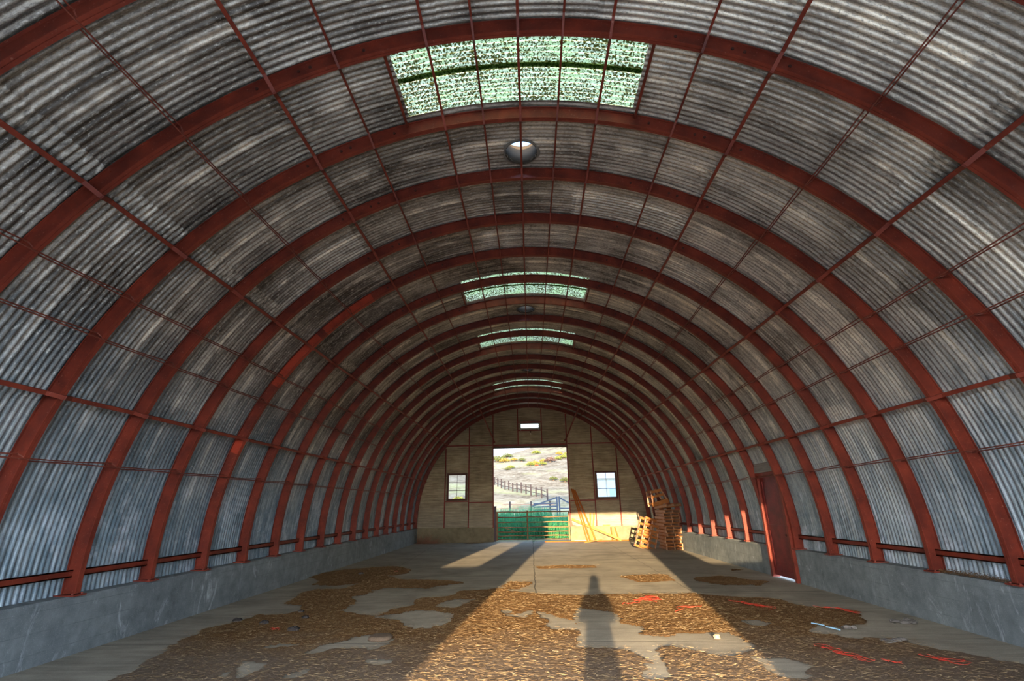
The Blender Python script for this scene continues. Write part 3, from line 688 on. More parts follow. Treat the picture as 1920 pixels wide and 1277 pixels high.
plank((2.55, YW - 1.45, f0 + .02), (3.5, YW - .85, f0 + .10), .07, .03, 'thin board lying askew on the floor nearest the camera', M_PINE2, (0, 0, 1))
plank((3.25, YW - .70, f0 + .03), (4.9, YW - .42, f0 + .03), .09, .05, 'board lying on the floor below the short offcuts', M_PINE, (0, 0, 1))
plank((3.70, YW - .015, SILL + .03), (4.08, YW - .015, SILL + .03), .05, .06, 'short offcut lying on the concrete ledge under the right window', M_PINE2, (0, 0, 1))
plank((2.2, YW - .10, f0 + .02), (2.9, YW - .10, f0 + .02), .04, .03, 'thin white strip lying at the foot of the concrete', M_WHITE, (0, 0, 1))
#SPLIT2
# ------------------------------------------------------------------ straw and chaff on the floor
POS = [[(-4.51, 6.07), (-5.01, 7.66), (-5.15, 8.45), (-4.92, 8.88), (-4.82, 9.46), (-4.34, 9.48), (-4.16, 9.79), (-4.47, 10.31), (-4.88, 10.49), (-4.91, 10.95), (-5.14, 11.95), (-4.88, 12.22), (-4.52, 12.27), (-4.32, 12.9), (-4.21, 13.06), (-4.82, 12.77), (-5.33, 12.89), (-5.54, 13.71), (-6.08, 14.35), (-6.09, 15.24), (-5.51, 16.19), (-4.8, 16.67), (-4.16, 16.6), (-3.6, 15.87), (-3.48, 14.88), (-3.84, 14.37), (-3.42, 13.73), (-2.08, 13.44), (-1.6, 12.95), (-2.12, 12.66), (-2.41, 12.13), (-2.84, 12.24), (-3.36, 12.27), (-3.54, 11.7), (-3.7, 11.12), (-3.37, 10.41), (-3.31, 9.99), (-3.45, 9.81), (-2.99, 9.42), (-2.67, 9.32), (-2.59, 9.72), (-2.29, 10.25), (-2.39, 10.81), (-2.25, 10.98), (-1.71, 11.13), (-1.64, 11.79), (-1.17, 11.97), (-0.71, 12.17), (-0.47, 11.71), (0.01, 11.41), (0.93, 11.1), (0.46, 5.99)],
[(0.87, 11.1), (1.83, 11.17), (2.63, 11.25), (3.33, 11.08), (4.01, 10.68), (4.63, 10.47), (4.7, 9.7), (5.06, 9.49), (5.39, 9.39), (5.13, 8.86), (4.93, 8.43), (4.56, 8.11), (4.19, 8.25), (3.89, 7.98), (4.1, 7.82), (4.21, 7.53), (4.5, 7.55), (4.88, 7.51), (4.92, 7.15), (5.06, 6.96), (5.15, 6.64), (5.43, 6.43), (5.26, 5.92), (4.97, 5.58), (0.42, 5.64)],
[(0.09, 16.16), (1.01, 16.48), (1.99, 16.23), (1.84, 15.58), (0.8, 15.56), (0.12, 15.63)],
[(2.17, 13.66), (2.66, 14.12), (3.53, 14.04), (3.37, 12.92), (2.5, 12.73), (2.34, 13.18)],
[(4.02, 13.5), (4.71, 13.74), (5.39, 12.68), (5.03, 12.06), (4.19, 12.28), (3.88, 12.79)],
[(5.44, 15.1), (5.81, 14.82), (5.34, 14.52)],
[(-0.75, 11.8), (-0.57, 13.23), (0.01, 13.0), (-0.17, 11.98)],
[(-3.7,26.85),(-2.6,26.9),(-2.4,26.5),(-3.2,26.3)],
[(-4.6,6.15),(-4.2,3.2),(-1,2.4),(2,2.6),(4.6,3.3),(5.3,6.0),(4.5,5.9),(0.4,6.1)],
]
NEG = [[(-2.66, 9.23), (-2.16, 8.93), (-1.99, 8.51), (-1.79, 8.3), (-1.58, 8.39), (-1.45, 8.79), (-1.36, 9.31), (-1.62, 9.63), (-2.04, 9.69), (-2.31, 9.44)],
[(-1.82, 10.07), (-1.58, 10.76), (-1.16, 10.8), (-1.23, 10.46), (-1.46, 9.95)],
[(-3.55, 7.2), (-3.52, 7.35), (-3.26, 7.42), (-3.15, 7.34), (-3.39, 7.25)],
[(-2.87, 7.04), (-2.79, 7.28), (-2.7, 7.63), (-2.6, 7.85), (-2.35, 7.94), (-1.9, 7.69), (-1.89, 7.55), (-2.04, 7.37), (-2.46, 7.22), (-2.74, 6.99)],
[(-3.2, 6.12), (-3.47, 6.7), (-3.31, 6.69), (-3.1, 6.65), (-3.12, 6.33), (-3.14, 6.15)],
[(-3.54, 6.16), (-3.46, 6.3), (-3.43, 6.14)],
[(-2.65, 6.16), (-2.67, 6.29), (-2.52, 6.32), (-2.51, 6.23), (-2.58, 6.11)],
[(-2.04, 6.84), (-1.91, 6.9), (-1.66, 6.64), (-1.77, 6.58)],
[(0.67, 8.25), (0.75, 9.52), (0.9, 9.69), (1.34, 9.4), (1.31, 8.57), (1.67, 8.35), (1.54, 7.93), (1.84, 7.69), (2.09, 7.92), (2.79, 7.89), (2.74, 7.61), (2.7, 7.07), (2.56, 6.96), (2.45, 6.78), (2.25, 6.79), (2.17, 7.01), (1.89, 7.21), (1.63, 7.29), (1.53, 6.98), (1.39, 6.58), (1.51, 6.32), (1.46, 5.98), (1.22, 5.98), (1.32, 6.74), (1.25, 7.11), (1.04, 7.16), (0.58, 7.32)],
[(3.13, 8.61), (3.44, 8.67), (3.55, 8.45), (3.37, 8.28), (3.12, 8.33)],
[(2.64, 6.71), (2.86, 6.71), (3.08, 6.5), (3.0, 6.21), (2.79, 5.96), (2.58, 5.96), (2.62, 6.51)],
[(-0.58, 9.62), (-0.42, 9.71), (-0.47, 9.35)],
[(-0.45, 9.22), (-0.02, 9.69), (-0.0, 9.51), (-0.13, 9.01)],
[(0.09, 9.41), (0.67, 8.74), (0.66, 8.18), (0.23, 8.26)],
]

def warp(x, y):
    a = mnoise.noise(Vector((x * 1.7, y * 1.7, 3))) * .16 + mnoise.noise(Vector((x * 6, y * 6, 9))) * .07 + mnoise.noise(Vector((x * 17, y * 17, 1))) * .03
    b_ = mnoise.noise(Vector((x * 1.7 + 50, y * 1.7, 3))) * .16 + mnoise.noise(Vector((x * 6, y * 6 + 50, 9))) * .07 + mnoise.noise(Vector((x * 17, y * 17 + 9, 1))) * .03
    return x + a, y + b_
def inpoly(px, py, poly):
    c = np.zeros(px.shape, bool); n = len(poly)
    for i in range(n):
        x1, y1 = poly[i]; x2, y2 = poly[(i + 1) % n]
        if y1 == y2: continue
        m_ = ((y1 > py) != (y2 > py)); c ^= m_ & (px < (x2 - x1) * (py - y1) / (y2 - y1) + x1)
    return c
def lit_mask(px, py):
    m_ = np.zeros(px.shape, bool)
    for p in POS: m_ |= inpoly(px, py, p)
    for p in NEG: m_ &= ~inpoly(px, py, p)
    return m_
g = .028; gx = np.arange(-6.0, 5.8, g); gy = np.concatenate([np.arange(2.4, 17.2, g), np.arange(26.2, 27.0, g)])
GX, GY = np.meshgrid(gx, gy, indexing='ij'); WX = np.empty_like(GX); WY = np.empty_like(GX); HN = np.empty_like(GX)
for i in range(GX.shape[0]):
    for j in range(GX.shape[1]):
        x, y = GX[i, j], GY[i, j]; WX[i, j], WY[i, j] = warp(x, y)
        HN[i, j] = .5 * mnoise.noise(Vector((x * 3.1, y * 6.5, 0))) + .5 * mnoise.noise(Vector((x * 9, y * 17, 2))) + .55 * mnoise.noise(Vector((x * 24, y * 34, 5)))
mask = lit_mask(WX, WY).astype(float)
er = mask.copy()
for _ in range(3):
    q = er.copy(); q[1:-1, 1:-1] = (er[1:-1, 1:-1] + er[:-2, 1:-1] + er[2:, 1:-1] + er[1:-1, :-2] + er[1:-1, 2:]) / 5; er = q
thick = .004 + .012 * er * er + er * .012 * np.clip(HN + .25, -.3, 1.4)
Z = ZF + np.where(mask > 0, np.maximum(thick, .003), .0015)
V = np.stack([GX, GY, Z], -1).reshape(-1, 3); ny_ = GX.shape[1]
i, j = np.meshgrid(np.arange(GX.shape[0] - 1), np.arange(ny_ - 1), indexing='ij'); a = i * ny_ + j
F = np.stack([a, a + ny_, a + ny_ + 1, a + 1], -1).reshape(-1, 4)
mm_ = mask > 0; k_ = (mm_[:-1, :-1] & mm_[1:, :-1] & mm_[1:, 1:] & mm_[:-1, 1:]).ravel()
k_ &= ~(np.abs((GY[:-1, 1:] - GY[:-1, :-1]).ravel()) > .1)
F = F[k_]; used = np.unique(F); remap = np.full(len(V), -1); remap[used] = np.arange(len(used))
m = Mat('chaff_and_straw_litter', .95, 0, .05); P = m.pos()
n1 = m.noise(m.scale(P, 1., 1.4, 1.), 75, 4, .8); n2 = m.noise(P, 1.1, 4, .6); n3 = m.noise(m.scale(P, 1., 2.5, 1.), 170, 3, .7)
c = m.ramp(n1, [(.38, (.035, .019, .010)), (.47, (.14, .072, .031)), (.56, (.31, .175, .07)), (.68, (.60, .39, .18))])
pp = m.sep(P)
dirt = m.math('MULTIPLY', m.rng(m.math('ADD', pp[1], m.math('MULTIPLY', n2, 3.)), 9.8, 8.0), .85)
c = m.mix(dirt, c, m.ramp(n3, [(.32, (.055, .043, .036)), (.5, (.19, .145, .11)), (.68, (.42, .34, .26))]))
m.color(c); m.bump(m.math('ADD', n1, m.math('MULTIPLY', n3, .6)), .02, .9); M_LIT = m.m
tag(npmesh('straw_litter', V[used], remap[F], M_LIT), 'brown and golden straw and chaff strewn over the concrete floor', 'straw', None, 'stuff')
# single straws lying on top
rs = np.random.RandomState(5); nst = 45000
ys = 5.2 + (rs.rand(nst) ** 1.5) * 11.6; xs = rs.uniform(-6, 5.6, nst)
ok = lit_mask(xs + rs.normal(0, .06, nst), ys + rs.normal(0, .06, nst)); xs = xs[ok]; ys = ys[ok]
vs = np.zeros((len(xs), 4, 3), np.float32); ang = rs.normal(0, .65, len(xs)); ln = rs.uniform(.015, .10, len(xs)) * (1 - .5 * rs.rand(len(xs))); wd = rs.uniform(.0007, .0015, len(xs))
tl = rs.normal(0, .10, len(xs)); cz = ZF + .018 + rs.uniform(0, .022, len(xs))
dxy = np.stack([np.cos(ang), np.sin(ang)], -1); nxy = np.stack([-np.sin(ang), np.cos(ang)], -1)
V4 = []
for sgn in (-1, 1):
    for (u, hh) in ((-1, 0), (1, 0), (0, 1.5)):
        px = xs + dxy[:, 0] * ln / 2 * sgn + nxy[:, 0] * wd * u; py = ys + dxy[:, 1] * ln / 2 * sgn + nxy[:, 1] * wd * u
        V4.append(np.stack([px, py, cz + sgn * np.sin(tl) * ln / 2 + hh * wd], -1))
V6 = np.stack(V4, 1).reshape(-1, 3); base = np.arange(len(xs))[:, None] * 6
F6 = np.concatenate([base + np.array([q]) for q in ((0, 3, 4, 1), (1, 4, 5, 2), (2, 5, 3, 0))])
m = Mat('dry_straw', .8, 0, .15); c = m.noise(m.pos(), 14., 2); m.color(m.ramp(c, [(.3, (.10, .06, .03)), (.5, (.26, .17, .08)), (.7, (.50, .38, .22))]))
tag(npmesh('loose_straws', V6, F6, m.m, None, False), 'loose dry straws scattered over the litter', 'straw', None, 'stuff')

# ------------------------------------------------------------------ things on the floor
M_TWINE = plain('orange_red_baling_twine', (.48, .035, .018), .6, 0, .3); M_TWINE2 = plain('pale_blue_plastic', (.35, .62, .80), .5, 0, .1)
def twine(path, spread, loops, lab, seed, mat=M_TWINE, r=.0026, name='baling_twine', cat='twine'):
    q = random.Random(seed); P = [Vector((x, y, 0)) for x, y in path]; b = MB()
    for l in range(max(2, loops - 2)):
        pts = []; n = 9 + q.randrange(6); ph = q.random() * 6
        u0 = q.random() * .5; u1 = min(1, u0 + .35 + q.random() * .5)
        for i in range(n):
            u = u0 + (u1 - u0) * i / (n - 1); u *= (len(P) - 1); k = min(int(u), len(P) - 2); c_ = P[k].lerp(P[k+1], u - k)
            pts.append(Vector((c_.x + spread * math.sin(ph + i * (.9 + .3 * math.sin(l))) * q.uniform(.4, 1), c_.y + spread * 1.1 * math.cos(ph * 1.3 + i * 1.15) * q.uniform(.4, 1), ZF + .035 + .022 * q.random())))
        fine = []
        for i in range(len(pts) - 1):
            p0, p1, p2, p3 = pts[max(i-1, 0)], pts[i], pts[i+1], pts[min(i+2, len(pts)-1)]
            for t in (0, .33, .66):
                fine.append(.5 * ((2*p1) + (p2-p0)*t + (2*p0-5*p1+4*p2-p3)*t*t + (3*p1-p0-3*p2+p3)*t**3))
        b.tube(fine + [pts[-1]], r, 5)
    return tag(b.build(name, mat), lab, cat, 'tangles of orange-red twine' if mat is M_TWINE else None)
twine([(1.85, 10.18), (2.05, 10.33), (2.32, 10.6), (2.27, 10.2)], .14, 6, 'sunlit tangle of orange twine right of the person\'s shadow', 1)
twine([(1.55, 9.9), (1.95, 10.1)], .03, 2, 'short straight strand of orange twine beside the sunlit tangle', 11)
twine([(2.15, 8.95), (2.4, 9.3), (2.57, 9.56), (3.0, 9.7), (3.03, 9.45)], .06, 4, 'loose orange twine near the right edge of the sunlight', 2)
twine([(3.63, 10.2), (3.79, 9.85), (4.04, 9.4)], .11, 6, 'red twine tangle in the shade just right of the sunlit strip', 3)
twine([(4.85, 9.5), (5.15, 9.3), (5.12, 8.85)], .09, 5, 'red twine tangle at the right edge of the litter', 4)
twine([(3.52, 7.25), (3.6, 7.0), (3.62, 6.7), (3.80, 6.45)], .10, 7, 'largest red twine tangle, at the lower right', 5)
twine([(3.75, 6.55), (4.1, 6.35)], .02, 2, 'straight end of red twine trailing from the largest tangle', 15)
twine([(4.53, 6.78), (4.48, 6.52), (4.75, 6.42), (4.5, 6.28)], .09, 5, 'faded red twine tangle nearest the lower right corner', 6)
twine([(-3.98, 8.22), (-3.78, 8.22)], .05, 3, 'small red twine knot on the left litter beside the dark clods', 7)
twine([(-3.92, 15.05), (-3.80, 15.15)], .05, 3, 'bit of red twine on the far left litter', 8)
b = MB(); b.tube([(4.10, 8.33, ZF+.04), (4.14, 8.25, ZF+.045), (4.2, 8.17, ZF+.04)], .008, 6); tag(b.build('plastic_strip', M_TWINE2), 'upper pale blue plastic strip on the right litter', 'plastic strip', 'pale blue plastic strips')
b = MB(); b.tube([(4.18, 8.09, ZF+.04), (4.22, 8.0, ZF+.042), (4.27, 7.91, ZF+.038)], .009, 6); tag(b.build('plastic_strip', M_TWINE2), 'lower pale blue plastic strip on the right litter', 'plastic strip', 'pale blue plastic strips')
def lump(name, loc, rx, ry, rz, mat, lab, cat, seed, grp=None, rough=.35, nseg=20, freq=2.2, flat=False):
    vs = []; fs = []; nr = 10
    for i in range(nr + 1):
        ph = PI * i / nr
        for k in range(nseg):
            g_ = 2 * PI * k / nseg; d = Vector((math.sin(ph) * math.cos(g_), math.sin(ph) * math.sin(g_), math.cos(ph)))
            if flat: d = Vector((math.copysign(abs(d.x) ** .8, d.x), math.copysign(abs(d.y) ** .8, d.y), math.copysign(min(1, abs(d.z) * 1.6), d.z)))
            q = 1 + rough * mnoise.noise(d * freq + Vector((seed * 7.1, 0, 0))) + rough * .5 * mnoise.noise(d * freq * 2.7 + Vector((seed, 3, 0)))
            vs.append((d.x * rx * q, d.y * ry * q, max(d.z * rz * q, -.02) ))
    for i in range(nr):
        for k in range(nseg):
            k2 = (k + 1) % nseg; fs.append((i*nseg+k, (i+1)*nseg+k, (i+1)*nseg+k2, i*nseg+k2))
    return tag(MB().add(vs, fs).build(name, mat, None, True, loc), lab, cat, grp)
M_CLOD = plain('dark_dung', (.045, .038, .036), .9, 0, .4, 30); M_DUNG = plain('dry_cow_pat', (.16, .115, .08), .95, 0, .6, 45)
for i, (x, y, s_, lab) in enumerate(((-4.87, 8.91, .075, 'dark clod at the left edge of the litter'), (-4.32, 8.73, .07, 'dark clod, second from the left on the litter'), (-3.63, 8.25, .085, 'largest dark clod, just right of the red twine knot'),
        (-4.12, 9.6, .055, 'dark clod at the edge of the bare concrete notch'), (-3.82, 9.11, .06, 'dark clod between the notch and the largest clod'), (-4.77, 14.8, .07, 'dark clod on the farthest left spread of litter'))):
    lump('clod', (x, y, ZF + .025), s_, s_ * .8, s_ * .55, M_CLOD, lab, 'clod', i, 'dark clods on the left litter')
lump('dried_dung', (-2.15, 7.75, ZF + .02), .165, .15, .035, M_DUNG, 'round flat dried dung cake on the left of the floor', 'dung', 9, None, .08, 30, 3, True)
M_RUB = plain('grey_flaked_rubble', (.17, .155, .14), .9, 0, .6, 20)
def rubble(loc, pieces, lab, seed, spread):
    root = empty('rubble_heap', lab, 'rubble', (*loc, ZF), 0, 'small rubble heaps at the right'); q = random.Random(seed)
    for i in range(pieces):
        o = lump('flake', (q.uniform(-1, 1) * spread, q.uniform(-1, 1) * spread * .7, .015 + .02 * q.random()), q.uniform(.03, .09), q.uniform(.025, .06), q.uniform(.012, .03), M_RUB, None, None, seed + i, None, .45)
        o.parent = root
rubble((5.50, 8.46), 9, 'heap of grey flakes on bare concrete near the right wall', 20, .15)
rubble((4.53, 8.10), 4, 'small heap of grey flakes at the tip of the litter', 40, .08)
rubble((4.64, 7.35), 6, 'low dark heap at the right edge of the litter', 60, .14)
lump('stone', (2.48, 7.66, ZF + .02), .045, .035, .035, plain('tan_stone', (.42, .31, .20)), 'small tan stone on the sunlit bare concrete', 'stone', 3)
# debris on the right-hand ledge
vs = []; b = MB(); q = random.Random(8)
for i in range(900):
    y = 7.05 + 1.15 * q.random(); x = 6.02 + abs(q.gauss(.03, .04)); z = SILL + .01 + abs(q.gauss(0, .028)) * (1.2 - abs(y - 7.6)); a = q.random() * 6.3; l_ = .012 + .03 * q.random()
    b.beam((x, y, z), (x + l_ * .4 * math.cos(a), y + l_ * math.sin(a), z + q.uniform(-.01, .012)), .004, .003)
tag(b.build('ledge_debris', M_LIT), 'brown crumbs of old nest straw on the right concrete ledge', 'straw', None, 'stuff')
# tumbleweed in the far left corner, weed in the floor crack
M_TWIG = plain('dry_red_brown_twigs', (.26, .13, .08), .9)
b = MB(); q = random.Random(4)
for i in range(150):
    a = q.uniform(0, 2 * PI); e = q.uniform(-.1, 1.2); l_ = q.uniform(.3, .75); p = Vector((q.gauss(0, .22), q.gauss(0, .12), .02)); pts = [p]
    d = Vector((math.cos(a) * math.cos(e), .5 * math.sin(a) * math.cos(e), abs(math.sin(e)) * .8))
    for k in range(5): p = p + d * l_ / 5; p.z = max(.01, p.z); p.x = max(p.x, -.42); d = (d + Vector((q.gauss(0, .25), q.gauss(0, .2), q.gauss(-.08, .2)))).normalized(); pts.append(p.copy())
    b.tube(pts, [.007, .006, .005, .004, .003, .002], 4)
tag(b.build('tumbleweed', M_TWIG, loc=(-5.42, YW - .55, ZF)), 'dry reddish tumbleweed in the far left corner', 'tumbleweed')
M_LEAF = plain('bright_green_leaf', (.08, .30, .06), .6, 0, .3)
root = empty('green_weed', 'small green weed growing from the floor crack before the gate', 'weed', (.08, 25.75, ZF))
b = MB(); b.tube([(0, 0, 0), (.01, 0, .1), (0, .01, .2)], .006, 5); b.build('stem', M_LEAF, root)
b = MB(); q = random.Random(2)
for i in range(60):
    p = Vector((q.gauss(0, .05), q.gauss(0, .05), q.uniform(.08, .27))); a = q.uniform(0, 6.28); l_ = q.uniform(.05, .1); d = Vector((math.cos(a), math.sin(a), q.uniform(-.1, .8))).normalized(); sd = d.cross(Vector((0, 0, 1))).normalized() * .018
    m_ = p + d * l_ * .5; e = p + d * l_; up_ = Vector((0, 0, .004))
    b.add([p, m_ + sd, e, m_ - sd, m_ + up_], [(0, 1, 4), (1, 2, 4), (2, 3, 4), (3, 0, 4), (0, 3, 2, 1)])
b.build('leaves', M_LEAF, root)

# ------------------------------------------------------------------ ground and hill outside
GP = [(-90, -1.03), (-10, -1.03), (36, -1.06), (45, -.95), (52, -.15), (60, 1.5), (75, 3.3), (95, 6.9), (120, 11.3), (150, 16.6), (178, 20.0), (200, 19.5), (300, 12)]
def ground_z(x, y):
    for (a, za), (c_, zc) in zip(GP, GP[1:]):
        if a <= y <= c_:
            t = (y - a) / (c_ - a); z = za + (zc - za) * t; break
    else: z = GP[-1][1]
    u = max(0, min(1, (y - 48) / 60)); u = u * u
    z += u * ((.055 + .2 * max(0, min(1, (y - 120) / 58))) * x + .55 * mnoise.noise(Vector((x * .035, y * .03, 0))) * 1.6 + .5 * mnoise.noise(Vector((x * .11, y * .09, 5)))) + max(0, min(1, (y - 46) / 20)) * .15 * mnoise.noise(Vector((x * .4, y * .35, 8)))
    return z
xs = np.concatenate([np.arange(-120, -24, 4), np.arange(-24, 24, .8), np.arange(24, 121, 4)]); ys = np.concatenate([np.arange(-90, 26, 6), np.arange(26, 60, 1), np.arange(60, 190, 1.4), np.arange(190, 301, 8)])
V = []
for x in xs:
    for y in ys: V.append((x, y, ground_z(x, y)))
ny_ = len(ys); i, j = np.meshgrid(np.arange(len(xs) - 1), np.arange(ny_ - 1), indexing='ij'); a = i * ny_ + j
m = Mat('dry_grass_hillside_bounce_yard', .95, 0, .05); P = m.pos(); pp = m.sep(P)
n1 = m.noise(P, .35, 6, .7); n2 = m.noise(P, .09, 5, .6); n3 = m.noise(m.scale(P, 1, 1, 3), 1.6, 4, .75)
c = m.ramp(m.math('ADD', m.math('MULTIPLY', n1, .5), m.math('MULTIPLY', n3, .5)), [(.40, (.052, .038, .022)), (.48, (.098, .075, .049)), (.57, (.145, .117, .081))])
c = m.mix(m.math('MULTIPLY', m.rng(n2, .52, .66), .5), c, (.20, .20, .08))
low = m.math('MULTIPLY', m.rng(pp[1], 62, 50), m.rng(pp[1], 24, 28)); c = m.mix(m.math('MULTIPLY', low, .5), c, (.20, .19, .10))
c = m.mix(m.rng(pp[1], -.4, -.8), c, m.mix(n1, (.50, .47, .42), (.66, .62, .56)))  # pale yard added out of view in front, bouncing light up to the ceiling
m.color(c); gr = npmesh('ground', V, np.stack([a, a + ny_, a + ny_ + 1, a + 1], -1).reshape(-1, 4), m.m); struct(gr)

# reeds just outside the gate
rs = np.random.RandomState(9); n = 9000; ys = 30.0 + 7.5 * rs.rand(n); xs = rs.uniform(-4.2, 4.5, n)
den = np.array([mnoise.noise(Vector((x * .9, y * .8, 0))) for x, y in zip(xs, ys)]); ok = den > -.22; xs = xs[ok]; ys = ys[ok]; n = len(xs)
h = rs.uniform(.8, 1.9, n) * (1 - .12 * np.abs(xs - .2) / 4); h *= np.where(xs > 1.2, .82, 1.0); lx = rs.normal(0, .12, n); ly = rs.normal(0, .1, n); wd = rs.uniform(.010, .018, n); a = rs.uniform(0, PI, n)
rows = []
for t, ww in ((0, 1), (.5, .9), (1, .12)):
    for g_ in (0, 2.09, 4.19):
        rows.append(np.stack([xs + lx * t * t + np.cos(a + g_) * wd * ww, ys + ly * t * t + np.sin(a + g_) * wd * ww, -1.06 + h * t], -1))
V9 = np.stack(rows, 1).reshape(-1, 3); base = np.arange(n)[:, None] * 9; fl = []
for lv in (0, 3):
    for k in range(3): k2 = (k + 1) % 3; fl.append((lv + k, lv + k2, lv + 3 + k2, lv + 3 + k))
F9 = np.concatenate([base + np.array([q]) for q in fl])
m = Mat('green_reeds', .6, 0, .2); c = m.noise(m.pos(), 2.2, 3); m.color(m.ramp(c, [(.3, (.015, .11, .045)), (.5, (.03, .20, .08)), (.75, (.12, .25, .08))]))
tag(npmesh('reeds', V9, F9, m.m, None, False), 'dense green reeds growing outside the far doorway behind the gate', 'reeds', None, 'stuff')

# split rail fence climbing the hillside, corral gate, rail fence
M_FP = plain('weathered_fence_wood', (.016, .010, .009), .9)
root = empty('hillside_fence', 'dark post fence running down across the dry hillside', 'fence', (0, 0, 0)); pr = None; n = 13
for k in range(n):
    t = k / (n - 1); x = -5.6 + 7.5 * t; y = 79 - 20 * t; z = ground_z(x, y); b = MB(); hh = 1.15 + .25 * ((k * 37) % 5) / 5
    b.box((x - .09, y - .09, z - .2), (x + .09, y + .09, z + hh)); b.build('fence_post', M_FP, root)
    if pr:
        for dz in (.45, .95):
            b = MB(); b.beam((pr[0], pr[1], pr[2] + dz), (x, y, z + dz), .05, .07); b.build('fence_rail', M_FP, root)
    pr = (x, y, z)
M_BLUEW = plain('blue_grey_weathered_boards', (.014, .021, .034), .8)
root = empty('corral_gate', 'blue-grey wooden corral gate with diagonal braces beyond the reeds', 'gate', (0, 44, -1.0))
b = MB()
for x in (2.22, 2.42): q = MB(); q.box((x - .06, -.06, 0), (x + .06, .06, 2.5)); q.build('gate_post', M_BLUEW, root)
for z in (1.45, 1.7, 1.95): q = MB(); q.beam((.2, 0, z - .03), (2.2, 0, z + .02), .03, .11); q.build('board', M_BLUEW, root)
for (p_, q_) in (((.1, .03, 1.75), (2.2, .03, 2.42)), ((2.45, .03, 2.4), (3.9, .03, 1.6))): q = MB(); q.beam(p_, q_, .04, .11); q.build('brace', M_BLUEW, root)
q = MB(); q.beam((2.45, 0, 1.55), (4.4, 0, 1.5), .03, .10); q.build('board', M_BLUEW, root)
root = empty('rail_fence', 'low brown rail fence between the reeds and the hillside', 'fence', (0, 49, -.55))
for x in (-3.8, -2.0, 0.0, 1.8): q = MB(); q.box((x - .07, -.07, 0), (x + .07, .07, 1.75)); q.build('fence_post', M_FP, root)
for z in (1.1, 1.5): q = MB(); q.beam((-4.2, 0, z + .05), (2.2, 0, z - .08), .05, .08); q.build('fence_rail', plain('brown_fence_rail', (.12, .065, .04)), root)

# shrubs on the hillside
def foliage(b, c_, r, n, q, ls=.16):
    for i in range(n):
        d = Vector((q.gauss(0, 1), q.gauss(0, 1), q.gauss(0, 1))).normalized() * r * (q.random() ** .33); p = Vector(c_) + Vector((d.x, d.y, abs(d.z) * .8)); e = Vector((q.gauss(0, 1), q.gauss(0, 1), q.gauss(0, 1))).normalized() * ls * r; f = Vector((q.gauss(0, 1), q.gauss(0, 1), q.gauss(0, 1))).normalized() * ls * r * .6
        b.add([p - e, p - f, p + e, p + f, p + e.cross(f).normalized() * .1 * r * ls], [(0, 1, 4), (1, 2, 4), (2, 3, 4), (3, 0, 4), (0, 3, 2, 1)])
M_SH1 = plain('olive_shrub_leaves', (.05, .058, .012), .8, 0, .4, 1.5); M_SH2 = plain('yellow_green_shrub_leaves', (.10, .11, .014), .8, 0, .35, 1.5); M_SH3 = plain('mustard_shrub_leaves', (.15, .105, .014), .8, 0, .3, 1.5)
M_SH4 = plain('russet_shrub_leaves', (.08, .045, .032), .9, 0, .4, 1.5); M_SH5 = plain('orange_red_shrub_leaves', (.40, .05, .012), .8); M_TRUNK = plain('shrub_stem_bark', (.09, .06, .04), .9)
SHR = [  # x, y, radius, material, label
 (-8.0,121,2.3,M_SH1,'tall olive shrub at the far left of the hillside'), (-6.9,118,1.8,M_SH1,'olive shrub right beside the tall leftmost one'), (-5.9,116,1.7,M_SH3,'low mustard-tinged shrub at the end of the left group'),
 (-5.9,130,2.0,M_SH1,'rounded green shrub highest on the left of the hillside'), (-7.0,128,1.2,M_SH1,'small olive shrub beside the highest rounded one'), (-3.8,118,1.3,M_SH3,'small mustard shrub left of centre on the hillside'),
 (-4.0,104,1.2,M_SH2,'low yellow-green shrub on the lower left slope'), (-4.6,101,.9,M_SH1,'smallest olive shrub on the lower left slope'), (-1.9,117,1.3,M_SH1,'faint green shrub in the middle of the hillside'),
 (1.7,136,1.7,M_SH2,'green shrub high in the middle of the hillside'), (.1,107,1.5,M_SH2,'yellow-green shrub at the centre, left of the orange bush'), (1.0,109,1.4,M_SH3,'mustard shrub directly above the orange bush'),
 (1.35,106,.55,M_SH5,'tiny bright orange-red bush on the hillside'), (2.5,107,1.4,M_SH2,'yellow-green shrub just right of the orange bush'), (3.0,116,1.2,M_SH3,'mustard shrub up-slope of the orange bush'),
 (4.5,112,1.8,M_SH4,'large russet-brown shrub right of centre'), (6.4,116,1.2,M_SH2,'small yellow-green shrub towards the right'), (7.9,117,1.7,M_SH2,'yellow-green shrub near the right side of the doorway view'),
 (7.4,126,1.3,M_SH3,'mustard shrub above the right-hand green one'), (9.4,122,1.6,M_SH2,'rightmost yellow-green shrub by the door edge'), (3.7,82,1.0,M_SH1,'low green shrub on the lower right slope'),
 (5.4,80,1.2,M_SH1,'green shrub on the lower right slope, second'), (6.4,78,1.0,M_SH4,'russet shrub low on the right by the door edge'), (-8.2,58,1.3,M_SH2,'leafy yellow-green shrub seen through the left window'), (-9.6,57,.9,M_SH1,'small shrub low in the left window view'),
 (8.9,72,2.2,M_SH1,'green bushy tree above the blue shed roof, seen through the right window'), (11.2,74,2.6,M_SH1,'broad green tree behind the right end of the blue shed')]
